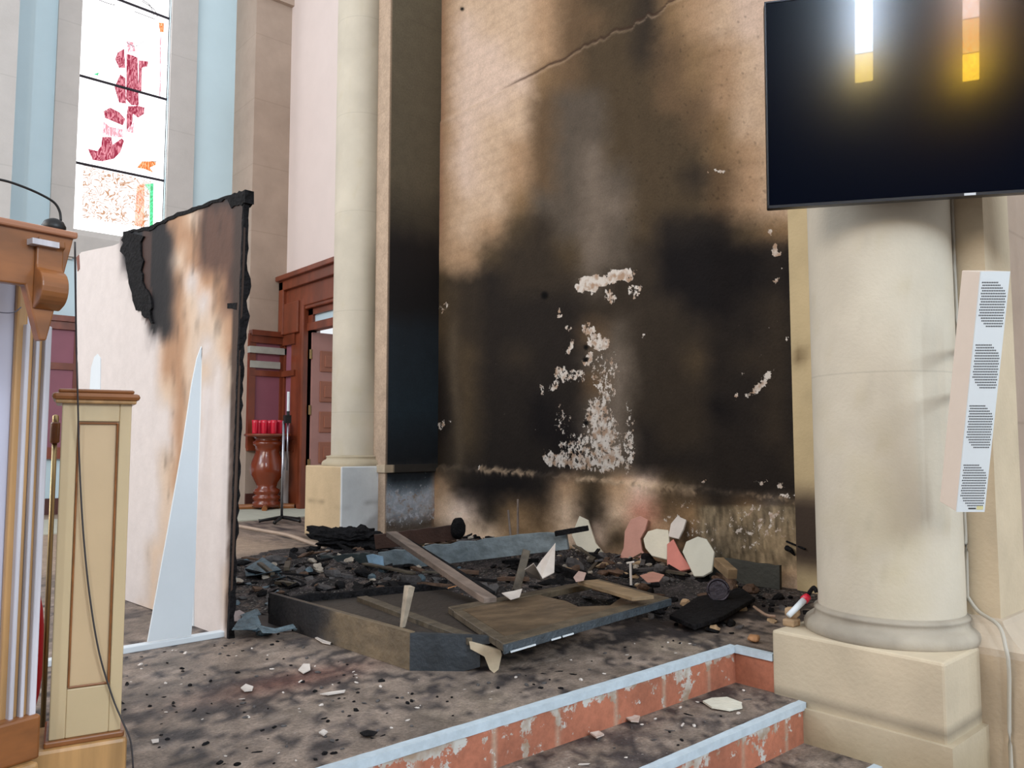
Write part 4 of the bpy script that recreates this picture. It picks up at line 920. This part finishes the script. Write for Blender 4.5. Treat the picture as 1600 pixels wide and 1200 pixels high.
board(E_+Vector((.0, 0, .05)), Vector((2.95, 3.95, .06)), .09, .03, M_char, 'top_board', parent=ct, char_end=.5, seed=3)
board(Vector((2.20, 2.75, .115)), Vector((2.35, 3.95, .10)), .03, .06, M_charb, 'cross_rail', parent=ct, seed=6)
# pale splintered foot
bm = B(); P = [(733, 1003), (748, 1007), (782, 1016), (784, 1024), (779, 1046), (772, 1052), (765, 1046), (757, 1026), (735, 1014)]
fp = FH; prism(bm, [hit(x, y, Bc-FH*.015, FH) for x, y in P], FH*.02); o = mesh('splintered_foot', bm, mat('raw_pale_wood', (206, 188, 160), .7, .12, 20, .1, 40), ct); tag(o, 'pale raw wood where the corner has split')
# upright remnant inside
bm = B(); s0 = hit(628, 985, A_+FH*.32, FH); s1 = hit(640, 916, A_+FH*.32, FH)
tube(bm, [s0, s0.lerp(s1, .5), s1], [.012, .02, .026], 4); o = mesh('upright_remnant', bm, mat('scorched_white_stick', (170, 156, 138), .7, .35, 14, .2, 30), ct)
# (a2) charred door leaf to the right, resting on the carcass
dl = thing('charred_cupboard_door', 'brown scorched cupboard door lying flat right of the burnt cabinet', 'cupboard door', hz(900, 1000))
c1 = hz(787, 1006, .165); c2 = hz(1046, 934, .15); c3 = hz(1000, 905, .15); c4 = hz(845, 903, .12); c5 = hz(700, 948, .15)
def lerp(a_, b_, t): return a_+(b_-a_)*t
ua = c2-c1; va = (c5-c1)
P_ = lambda u, v, z=0: lerp(lerp(c1, c2, u), lerp(c5, lerp(c4, c3, .6), u), v)+Vector((0, 0, z))
def quad(us, vs, z0, z1, m, name):
    bm = B(); n = 10; R = []
    prism(bm, [P_(us[0], vs[0], z0), P_(us[1], vs[0], z0), P_(us[1], vs[1], z0), P_(us[0], vs[1], z0)], (0, 0, z1-z0)); return bev(mesh(name, bm, m, dl), .003, 1)
M_dblue = mat('blistered_blue_grey', (64, 74, 82), .4, .3, 14, .5, 60, .6)
M_cd = mat('scorched_door_frame', (92, 80, 64), .5, .4, 10, .4, 40, .5, wood=(1, 4, 4))
quad((0, 1), (0, .12), -.035, 0, M_cd, 'front_rail'); quad((0, .05), (.12, .9), -.035, -.004, M_cd, 'stile'); quad((.9, 1), (.12, .9), -.035, 0, M_cd, 'stile'); quad((0, 1), (.88, 1), -.035, 0, M_cd, 'back_rail')
bm = B(); hole = [(.56, .30), (.66, .22), (.80, .30), (.88, .5), (.80, .7), (.62, .62)]
prism(bm, [P_(u, v, -.016) for u, v in ((.05, .12), (.52, .12), (.54, .35), (.55, .55), (.50, .88), (.05, .88))], (0, 0, .012)); prism(bm, [P_(u, v, -.016) for u, v in ((.52, .12), (.9, .12), (.9, .45), (.82, .32), (.68, .2), (.54, .35))], (0, 0, .012)); mesh('panel', bm, mat('brown_scorched_panel', (104, 86, 66), .42, .35, 7, .3, 30, .5, wood=(1, 3, 3)), dl)
bm = B(); prism(bm, [P_(-.005, -.004, -.037), P_(1.0, -.004, -.037), P_(1.0, -.004, -.002), P_(-.005, -.004, -.002)], P_(0, 0)-P_(0, .02)); mesh('blistered_edge', bm, M_dblue, dl)
for u0, u1 in ((.02, .14), (.22, .27), (.28, .34)):
    bm = B(); prism(bm, [P_(u0, -.03, -.034), P_(u1, -.03, -.034), P_(u1, -.03, -.028), P_(u0, -.03, -.028)], P_(0, 0)-P_(0, .01)); mesh('pale_chip', bm, M_white, dl)
# support under it
board(hz(1000, 950), hz(870, 905), .10, .04, M_char, 'charred_block', 'black charred block under the scorched cupboard door', 'burnt wood', seed=2)
# (b) long ash grey rail, nearly level, near the wall
y0 = 6.0
r0, r1 = hd(596, 893, y0+.1), hd(889, 858, y0-.55)
board(r0, r1, .155, .035, M_charg, 'fallen_rail', 'long ash grey rail board lying across the back of the wreckage', 'board', char_end=.25, seed=4, seg=22)
board(hd(868, 838, 5.4), hd(920, 829, 5.35), .035, .03, M_char, 'charred_splinter', 'black charred splinter sticking out past the end of the grey rail', 'burnt wood', seed=1)
board(hd(505, 897, 6.35), hd(590, 893, 6.1), .15, .04, mat('dark_green_black_board', (52, 62, 64), .5, .3, 9, .3, 40), 'burnt_board', 'dark burnt board left of the blue curled scrap', 'board', char_end=.3, seed=8)
# (c) diagonal plank
q0, q1 = hd(611, 838, 5.6), hd(766, 944, 4.25)
board(q0, q1, .035, .075, mat('weathered_plank', (134, 118, 108), .6, .2, 9, .2, 40, .4, wood=(4, .4, 4)), 'diagonal_plank', 'narrow grey-brown plank slanting down over the grey rail', 'plank', seed=11, jagw=.0)
board(hd(636, 846, 5.58), hd(770, 930, 4.45), .02, .03, M_char, 'charred_lath', 'thin dark lath lying along the slanting plank', 'burnt wood', seed=12)
board(hd(700, 920, 4.6), hd(728, 912, 4.55), .006, .008, mat('orange_splinter', (196, 140, 92), .6), 'orange_splinter', 'small orange wood splinter lying on the slanting plank', 'splinter', seed=13)
# (d) brown board with black knob behind the rail
board(hd(588, 858, 6.6), hd(722, 842, 6.4), .12, .03, mat('burnt_red_brown', (72, 50, 42), .5, .3, 9, .3, 40), 'burnt_chair_rail', 'red brown burnt rail with curled black end behind the grey rail', 'burnt wood', char_end=.0, seed=9)
# (e) thin sticks
for i, (a_, b_) in enumerate((((809, 848), (809, 780)), ((801, 848), (794, 797)))):
    bm = B(); tube(bm, [hd(a_[0], a_[1]+24, 6.0), hd(b_[0], b_[1], 6.1)], [.012, .008], 5); tag(mesh('thin_stick', bm, MATS['weathered_plank']), ('taller' if i == 0 else 'shorter, leaning')+' of the two thin upright sticks behind the grey rail', 'stick')
# (f) short upright leg
board(hd(806, 925, 5.0), hd(822, 862, 5.15), .03, .05, M_charb, 'broken_post', 'short broken upright leg under the right half of the grey rail', 'burnt wood', up=tuple(-FH), seed=14)
# (g2) brown plank on the door
board(hz(918, 912, .17), hz(1005, 938, .19), .02, .13, mat('brown_plank', (150, 126, 96), .6, .2, 8, .2, 40, wood=(4, .4, 4)), 'brown_plank', 'short brown plank lying on the far corner of the cupboard door', 'plank', seed=15)
# small wood block at right
board(hd(1122, 885, 5.0), hd(1144, 905, 4.8), .06, .06, MATS['brown_plank'], 'wood_block', 'small brown wood block among black rubble below the leaning shards', 'wood block', seed=16)
# black board low right
bm = B(); P = [hz(x, y, .03) for x, y in ((1046, 968), (1090, 938), (1160, 925), (1180, 940), (1130, 970), (1085, 985))]; prism(bm, P, (0, 0, .025)); tag(bev(mesh('black_board', bm, M_char), .004), 'flat black burnt board on the floor behind the top step corner', 'burnt wood')
board(Vector((4.80, 3.40, .03)), Vector((4.84, 2.80, .02)), .16, .03, mat('green_grey_board', (66, 66, 60), .6, .2, 8, .2, 40), 'skirting_board', 'dark grey board standing along the foot of the burnt wall', 'board', seed=21)
# ring
rc = hz(1122, 922, .11); bm = B(); ax = (EYE-rc).normalized(); u_ = ax.cross(Vector((0, 0, 1))).normalized(); w_ = u_.cross(ax)
tube(bm, [rc+(u_*math.cos(k*math.pi/12)+w_*math.sin(k*math.pi/12))*.062 for k in range(25)], .008, 6, False); tube(bm, [rc-ax*.05+(u_*math.cos(k*math.pi/12)+w_*math.sin(k*math.pi/12))*.06 for k in range(25)], .006, 6, False)
tube(bm, [rc, rc-ax*.09], [.058, .05], 24); tag(mesh('burnt_tin', bm, mat('burnt_tin_metal', (58, 52, 60), .4, .3, 12, .3, 40, metal=.5)), 'round blackened tin lying open end forward at the right of the wreckage', 'tin')
# hook
bm = B(); tube(bm, [hx(1229, 846, 5.03), hx(1258, 858, 4.96)], .007, 6); tube(bm, [hx(1229, 856, 5.02), hx(1236, 860, 5.0), hx(1242, 868, 5.02)], [.02, .016, .006], 6); tag(mesh('wall_hook', bm, M_char), 'bent black metal hook sticking out low on the burnt wall', 'hook')

# ------------------------------------------------------------------ leaning shards
def shard(pts, x0, x1, m, name, label, cat='shard', th=.018, seed=0, group=None):
    """broken plate leaning against the wall: bottom stands off x0, top touches x1"""
    ys_ = [b for a_, b in pts]; lo, hi = max(ys_), min(ys_)
    P = []
    pb = hx(pts[0][0], lo, x0); pt_ = hx(pts[0][0], hi, x1); n = Vector((pt_.z-pb.z, 0, pb.x-pt_.x)).normalized()
    bm = B(); prism(bm, [hit(x, y, pb, n) for x, y in pts], n*th if n.x > 0 else -n*th)
    return bev(tag(mesh(name, bm, m), label, cat, group), .003, 1)
M_sal = mat('salmon_plaster', (216, 158, 140), .7, .08, 8, .1, 40); M_cream = mat('cream_plaster', (238, 228, 206), .7, .07, 6, .1, 40); M_gw = mat('greenish_white_plaster', (216, 212, 196), .7, .06, 6, .08, 40)
shard([(962, 884), (974, 856), (976, 830), (985, 812), (1000, 806), (1012, 812), (1008, 828), (1000, 842), (1003, 860), (1022, 884)], 4.86, 5.0, M_sal, 'plaster_shard', 'salmon pink shard leaning left of the cream oval shard')
shard([(1018, 868), (1008, 856), (1005, 842), (1012, 830), (1026, 826), (1044, 828), (1046, 850), (1042, 874)], 4.78, 4.95, M_cream, 'plaster_shard', 'rounded cream shard leaning between two pink shards', seed=1)
shard([(1042, 882), (1042, 850), (1052, 842), (1062, 862), (1080, 888), (1062, 892)], 4.70, 4.86, mat('coral_plaster', (222, 138, 124), .7, .08, 8, .1, 40), 'plaster_shard', 'coral pink shard leaning below the tall white one')
shard([(1044, 838), (1048, 818), (1058, 806), (1072, 812), (1068, 826), (1060, 842)], 4.90, 5.0, mat('white_shard_plaster', (226, 214, 204), .7, .08, 8, .1, 40), 'plaster_shard', 'small tall white shard high against the wall above the coral one')
shard([(1084, 900), (1066, 862), (1072, 846), (1090, 838), (1104, 842), (1116, 862), (1112, 892), (1098, 900)], 4.62, 4.82, M_gw, 'plaster_shard', 'large greenish white shard, rightmost of the leaning pieces')
shard([(905, 862), (893, 836), (905, 806), (918, 812), (930, 848), (946, 868)], 4.90, 5.02, M_cream, 'plaster_shard', 'cream pointed shard leaning on the wall beyond the grey rail end')
# curled sheets and scraps
def sheet(pts, z, m, name, label, cat='scrap', curl=.05, th=.004, amp=.01, n=5, seed=0, group=None):
    rnd = random.Random(seed); P = [hz(x, y, z) for x, y in pts]; bm = B(); c_ = sum(P, Vector())/len(P)
    a_ = [bm.verts.new(p+Vector((0, 0, curl*(((p-c_).length/.1)**2)*.3+rnd.random()*amp))) for p in P]; q = bm.verts.new(c_)
    for i in range(len(P)): bm.faces.new((a_[i], a_[(i+1) % len(P)], q))
    r = bmesh.ops.extrude_face_region(bm, geom=bm.faces[:])
    for v in r['geom']:
        if isinstance(v, bmesh.types.BMVert): v.co.z += th
    return tag(mesh(name, bm, m), label, cat, group)
M_scrap = mat('white_scrap', (216, 206, 198), .6, .1, 12, .1, 40); M_bscrap = mat('blue_grey_scrap', (88, 106, 116), .5, .5, 26, .5, 50)
sheet([(820, 916), (828, 906), (846, 896), (868, 892), (866, 902), (848, 911), (834, 920)], .18, M_scrap, 'curled_sheet', 'pale curled sheet standing out in the middle of the wreckage')
sheet([(784, 930), (804, 926), (816, 922), (812, 934), (798, 939)], .17, M_scrap, 'broken_tile', 'small white broken tile at the foot of the slanting plank', curl=0)
sheet([(896, 905), (904, 895), (916, 897), (912, 908), (900, 911)], .2, mat('pink_scrap', (206, 176, 166), .6), 'pink_tile_chip', 'small pink chip at the left end of the short brown plank', curl=0)
sheet([(1000, 902), (1020, 896), (1038, 900), (1030, 910), (1012, 912)], .14, M_sal, 'pink_slab_chip', 'flat salmon chip lying in front of the leaning shards', curl=0)
for i, P in enumerate(([(572, 868), (582, 866), (598, 870), (600, 890), (594, 904), (582, 904), (584, 888), (576, 880)],)):
    n = FH; bm = B(); prism(bm, [hit(x, y, EYE+FH*5.85, FH) for x, y in P], FH*.02); tag(mesh('blue_scrap', bm, mat('light_blue_scrap', (150, 182, 208), .6, .25, 18, .3, 40)), 'ragged light blue scrap hanging on the left end of the grey rail', 'scrap')
SCR = [([(362, 992), (372, 978), (398, 970), (408, 980), (400, 992), (380, 998)], 'blue grey scrap at the foot of the partition, largest there'), ([(400, 984), (430, 986), (458, 982), (462, 986), (430, 994), (410, 994)], 'long thin blue grey strip right of the partition foot'),
       ([(375, 966), (402, 958), (408, 962), (380, 972)], 'pale blue strip between partition and cabinet'), ([(382, 898), (410, 892), (440, 898), (432, 908), (400, 908), (384, 906)], 'blue black scrap highest beside the partition edge'),
       ([(420, 902), (440, 900), (446, 912), (424, 910)], 'light blue flake left of the cabinet corner')]
for i, (P, lb_) in enumerate(SCR): sheet(P, .03, M_bscrap, 'curled_scrap', lb_, curl=.04, seed=i)
sheet([(358, 962), (374, 956), (386, 962), (376, 972), (360, 972)], .03, mat('lilac_chip', (176, 160, 158), .6), 'lilac_chip', 'flat pinkish chip touching the partition edge', curl=0)
for i, (P, lb_) in enumerate((([(492, 999), (500, 997), (518, 1004), (516, 1008), (504, 1006)], 'white strip chip in front of the cabinet side'), ([(466, 1048), (474, 1040), (484, 1040), (485, 1048), (474, 1054)], 'white plaster crumb left of centre on the front floor'),
      ([(376, 1078), (384, 1072), (396, 1074), (394, 1080), (382, 1083)], 'white plaster crumb below the partition corner'), ([(500, 1086), (520, 1083), (540, 1080), (538, 1084), (512, 1088)], 'thin white splinter on the front floor'),
      ([(236, 1158), (248, 1156), (248, 1161), (238, 1162)], 'small white chip beside the newel base'), ([(562, 1148), (574, 1144), (590, 1147), (584, 1153), (568, 1153)], 'dark glassy chip on the floor near the top nosing'), ([(498, 1148), (506, 1143), (512, 1146), (506, 1151)], 'small white chip near the top nosing'))):
    sheet(P, .004, M_scrap if 'dark' not in lb_ else M_char, 'plaster_crumb', lb_, 'plaster chip', curl=0, amp=.006, seed=i)
sheet([(1098, 1099), (1112, 1094), (1136, 1092), (1158, 1100), (1160, 1108), (1140, 1112), (1112, 1108)], -RIS+.005, mat('flaked_plaster', (226, 222, 206), .7, .08, 14, .2, 50), 'plaster_flake', 'large white plaster flake lying on the middle step', 'plaster chip', curl=0, amp=.004, th=.008)
sheet([(978, 1126), (986, 1121), (1000, 1122), (998, 1130), (986, 1130)], -RIS+.004, mat('pink_flake', (204, 184, 172), .7), 'plaster_flake', 'small pinkish flake on the middle step', 'plaster chip', curl=0, th=.006)
sheet([(922, 1150), (936, 1147), (944, 1151), (932, 1155)], -RIS+.004, MATS['pink_flake'], 'plaster_flake', 'greyish flake on the middle step, left of the pink one', 'plaster chip', curl=0, th=.006)
# batten lying at the back left
bm = B(); tube(bm, spline([hz(372, 822, .02), hz(410, 829, .02), hz(448, 836, .02), hz(478, 846, .02), hz(512, 858, .03)], 4), .02, 6); tag(mesh('pale_batten', bm, mat('dusty_batten', (186, 164, 146), .7, .1, 8, .1, 40)), 'pale bent batten on the floor from the partition towards the wreckage', 'batten')
# things on the right plinth: candle stub, small clay figure, jawlike arc
pz = .117
q0 = hz(1228, 963, pz+.012)
a0, a1 = hd(1232, 962, 3.80), hd(1262, 932, 3.86)
cd = thing('candle_stub', 'white candle stub with red band and burnt wick leaning on the right plinth', 'candle', a0)
bm = B(); tube(bm, [a0, a0.lerp(a1, .8)], [.013, .016], 12); mesh('wax', bm, M_white, cd, True)
bm = B(); tube(bm, [a0.lerp(a1, .8), a1], [.021, .019], 12); mesh('red_band', bm, M_red, cd, True)
bm = B(); tube(bm, spline([a1, hd(1266, 924, 3.87), hd(1272, 918, 3.85), hd(1276, 926, 3.84)], 4), [.010]*13, 8); mesh('burnt_top', bm, M_char, cd)
M_clay = mat('tan_clay', (182, 152, 118), .75, .2, 20, .4, 50)
def lump(c, r, m, name, label, cat, seed=0, sq=(1, 1, .8), par=None, group=None, sub=3, rough=.35):
    rnd = random.Random(seed); bm = B(); bmesh.ops.create_icosphere(bm, subdivisions=sub, radius=1)
    ox = rnd.random()*50; cs_ = np.array([v.co for v in bm.verts]); nn = fbm(cs_[:, 0]+ox, cs_[:, 1], cs_[:, 2], 1.6, 3)
    for v, s_ in zip(bm.verts, nn): v.co = Vector((v.co.x*sq[0], v.co.y*sq[1], v.co.z*sq[2]))*r*(1+rough*2*(s_-.5))
    bm.transform(Matrix.Rotation(rnd.random()*6.28, 4, 'Z')); z0 = min(v.co.z for v in bm.verts)
    bm.transform(Matrix.Translation((c[0], c[1], c[2]-z0))); o = mesh(name, bm, m, par, sub >= 3)
    return tag(o, label, cat, group) if label else o
g = hd(1236, 948, 3.86); cf = thing('clay_figure', 'small scorched tan clay figure head on a block by the candle stub', 'figure', (g.x, g.y, pz))
bm = B(); box(bm, (g.x-.035, g.y-.03, pz), (g.x+.035, g.y+.03, pz+.035)); bev(mesh('block', bm, M_clay, cf), .008)
lump((g.x+.01, g.y, pz+.03), .034, M_clay, 'head', None, None, 3, par=cf)
bm = B(); P = [hz(x, y, .03) for x, y in ((1178, 948), (1186, 954), (1198, 961), (1212, 963))]; tube(bm, spline(P, 5), .008, 6); tag(mesh('bent_strip', bm, mat('tan_strip', (170, 140, 118), .6)), 'bent tan strip on the floor left of the right plinth', 'strip')
lump(hz(1178, 1004), .03, mat('orange_stone', (176, 128, 88), .7, .15, 20, .2, 40), 'orange_stone', 'small orange stone on the floor by the step corner', 'stone', 4, (1.3, 1, .6))
lump(hd(716, 842, 6.35)+Vector((0, 0, .0)), .075, M_char, 'charred_lump', 'rounded black charred knob behind the slanting plank', 'burnt wood', 6, (.8, .8, 1.2), rough=.2)
o = lump(hz(552, 862), .21, M_char, 'cinder_heap', 'low rounded black cinder heap at the foot of the left column', 'cinders', 9, (1.6, .9, .42), rough=.9, sub=5)
for v in o.data.vertices:
    k = float(fbm(v.co.x, v.co.y, v.co.z, 22, 3)-.5); v.co *= 1+.35*k
bm = B(); tube(bm, [hd(986, 914, 4.9), hd(985, 880, 4.9)], .008, 6); tube(bm, [hd(979, 880, 4.9), hd(991, 878, 4.9)], .007, 6); tag(mesh('white_peg', bm, M_scrap), 'small white T-shaped peg upright behind the cupboard door', 'peg')

# ------------------------------------------------------------------ ash bed and small debris
def heap_h(x, y):
    b_ = np.exp(-(((x-3.75)/1.35)**2+((y-4.95)/1.75)**2)**2)*.055+np.exp(-(((x-4.75)/.45)**2+((y-4.6)/1.9)**2)**2)*.05+np.exp(-(((x-2.7)/.8)**2+((y-5.2)/.9)**2)**2)*.03
    n = fbm(x, y, 0, 5, 4); return b_*(.55+.9*n)+.05*b_/.06*(fbm(x+3, y, 0, 18, 3)-.5)-.006
hxs = np.arange(1.4, 5.04, .026); hys = np.arange(2.5, 7.0, .026)
HX, HY = np.meshgrid(hxs, hys, indexing='ij'); HZ = heap_h(HX.ravel(), HY.ravel()).reshape(HX.shape)
bm = B(); vs = [[bm.verts.new((hxs[i], hys[j], HZ[i, j])) for j in range(len(hys))] for i in range(len(hxs))]
for i in range(len(hxs)-1):
    for j in range(len(hys)-1):
        if max(HZ[i, j], HZ[i+1, j], HZ[i, j+1], HZ[i+1, j+1]) > .0005: bm.faces.new((vs[i][j], vs[i+1][j], vs[i+1][j+1], vs[i][j+1]))
bmesh.ops.delete(bm, geom=[v for v in bm.verts if not v.link_faces], context='VERTS')
ash = mesh('ash_bed', bm, M_ash); tag(ash, 'bed of grey black ash and cinders under the burnt wreckage', 'ash', kind='stuff')
c = worldco(ash); n = fbm(c[:, 0], c[:, 1], 0, 7, 4); n2 = fbm(c[:, 0]+9, c[:, 1], 0, 3, 3)
n5 = fbm(c[:, 0], c[:, 1]+4, 0, 22, 3); col = np.array([62, 56, 56.])[None]*(.35+1.25*n[:, None]*n5[:, None]*2); col = col+(np.array([120, 100, 88])-col)*(S((n2-.52)*6)*S((n5-.4)*4)*.6)[:, None]; setcol(ash, col, .22+.22*n2)

def chip_bm(rnd, s):
    bm = B(); k = rnd.choice((4, 5, 6)); P = []
    el = rnd.choice((1, 1.4, 3.5))
    for i in range(k):
        a_ = 2*math.pi*i/k+rnd.random()*.6; P.append(Vector((math.cos(a_)*s*el*(.6+.5*rnd.random()), math.sin(a_)*s*(.6+.5*rnd.random()), 0)))
    prism(bm, P, (0, 0, s*rnd.uniform(.12, .4))); return bm
def ok_spot(x, y): return True
HUE = {'charred_wood': 'black', 'cinder_grey': 'dark grey', 'cinder_brown': 'brown', 'pale_rubble': 'pale', 'white_scrap': 'white', 'blue_grey_scrap': 'blue grey', 'tan_clay': 'tan'}
def scatter(n, name, label, cat, group, mats, smin, smax, spot, seed, tilt=.5, lumpy=.4):
    rnd = random.Random(seed); protos = []
    for i in range(12):
        if rnd.random() < lumpy:
            bm = B(); bmesh.ops.create_icosphere(bm, subdivisions=2, radius=1); k = rnd.random()*60; cs_ = np.array([v.co for v in bm.verts]); nn = fbm(cs_[:, 0]+k, cs_[:, 1], cs_[:, 2], 1.8, 3)
            sx, sy, sz = rnd.uniform(.7, 1.6), rnd.uniform(.6, 1), rnd.uniform(.35, .7)
            for v, t in zip(bm.verts, nn): v.co = Vector((v.co.x*sx, v.co.y*sy, v.co.z*sz+.3))*(1+.9*(t-.5))
        else: bm = chip_bm(rnd, 1.0)
        me = bpy.data.meshes.new(name); bmesh.ops.recalc_face_normals(bm, faces=bm.faces); bm.to_mesh(me); bm.free(); me.materials.append(mats[i % len(mats)]); protos.append(me)
    for i in range(n):
        x, y = spot(rnd); z = max(0, float(heap_h(np.array([x]), np.array([y]))[0]))
        o = bpy.data.objects.new(name, protos[rnd.randrange(12)]); s = rnd.uniform(smin, smax)
        o.location = (x, y, z); o.scale = (s, s, s); o.rotation_euler = ((rnd.random()-.5)*tilt, (rnd.random()-.5)*tilt, rnd.random()*6.28); COL.objects.link(o); tag(o, HUE.get(o.data.materials[0].name, 'dark')+' '+label, cat, group)
def in_heap(r):
    while True:
        x, y = r.uniform(1.6, 4.95), r.uniform(2.7, 6.85)
        if ((x-3.7)/1.35)**2+((y-4.9)/1.9)**2 < 1 or (x > 4.3 and y > 2.9): return x, y
def in_mid(r): return r.uniform(2.0, 3.6), r.uniform(4.2, 6.4)
def in_left(r): return r.uniform(1.62, 2.3), r.uniform(3.9, 5.6)
def in_front(r):
    while True:
        x, y = r.uniform(.85, 3.3), r.uniform(2.32, 4.0)
        if not (1.85 < x < 3.45 and y > 2.6): return x, y
M_ch2 = mat('cinder_grey', (84, 80, 80), .7, .4, 20, .5, 50); M_ch3 = mat('cinder_brown', (96, 72, 56), .7, .4, 20, .5, 50); M_ch4 = mat('pale_rubble', (176, 164, 150), .75, .25, 20, .4, 50)
scatter(230, 'charred_fragment', 'charred fragment lying in the ash bed between the cabinet and the burnt wall', 'burnt wood', 'charred fragments in the ash bed', [M_char, M_char, M_ch2, M_ch3], .02, .065, in_heap, 21, 1.0)
scatter(170, 'burnt_scrap', 'burnt scrap in the litter behind and left of the charred cabinet', 'burnt scrap', 'burnt scraps behind the cabinet', [M_char, M_ch2, M_char, M_char, M_ch3, M_ch4, M_bscrap], .012, .05, in_mid, 22, .9, .2)
scatter(45, 'burnt_flake', 'burnt flake on the floor between the scorched partition and the charred cabinet', 'burnt scrap', 'burnt flakes by the partition foot', [M_char, M_bscrap, M_char, M_ch2], .012, .045, in_left, 23, .6, .2)
scatter(110, 'rubble_piece', 'rubble piece lying in the ash along the wall foot', 'rubble', 'pale rubble along the wall', [M_ch4, M_ch4, M_ch2, M_clay], .014, .04, lambda r: (r.uniform(4.2, 4.9), r.uniform(3.3, 6.4)), 24, .8, .8)
scatter(220, 'floor_crumb', 'tiny crumb scattered on the dirty floor in front', 'crumb', 'crumbs on the front floor', [M_char, M_char, M_ch2, M_scrap], .003, .010, in_front, 25, .3, .6)
scatter(60, 'burnt_chunk', 'burnt chunk on the floor by the flat burnt board and right plinth', 'burnt wood', 'burnt chunks by the right plinth', [M_char, M_char, M_ch2, M_char, M_clay], .010, .04, lambda r: (r.uniform(3.5, 4.7), r.uniform(2.35, 3.1)), 27, .8, .5)
scatter(36, 'step_crumb', 'tiny crumb on the middle step tread', 'crumb', 'crumbs on the middle step', [M_char, M_ch2, M_scrap], .004, .010, lambda r: (r.uniform(1.7, 3.35), r.uniform(1.92, 2.2)), 26, .3, .6)
for o in bpy.data.objects:
    if o.name.startswith('step_crumb'): o.location.z = -RIS
rnd = random.Random(31)
for i in range(44):                                         # burnt laths thrown across the ash
    x, y = in_heap(rnd); a_ = rnd.random()*3.14; L2 = rnd.uniform(.12, .42); z = float(heap_h(np.array([x]), np.array([y]))[0])+.015
    d = Vector((math.cos(a_), math.sin(a_), rnd.uniform(-.05, .18))); m = rnd.choice([M_char, M_char, M_charb, M_ch2, M_ch3])
    p0 = Vector((x, y, max(z, .02))); p1 = p0+d*L2; p1.x = min(p1.x, 5.0); p1.z = max(p1.z, .02)
    board(p0, p1, rnd.uniform(.012, .03), rnd.uniform(.02, .05), m, 'burnt_lath', 'burnt lath thrown across the ash bed', 'burnt wood', seed=i, char_end=.3, group='burnt laths on the ash bed', seg=6)
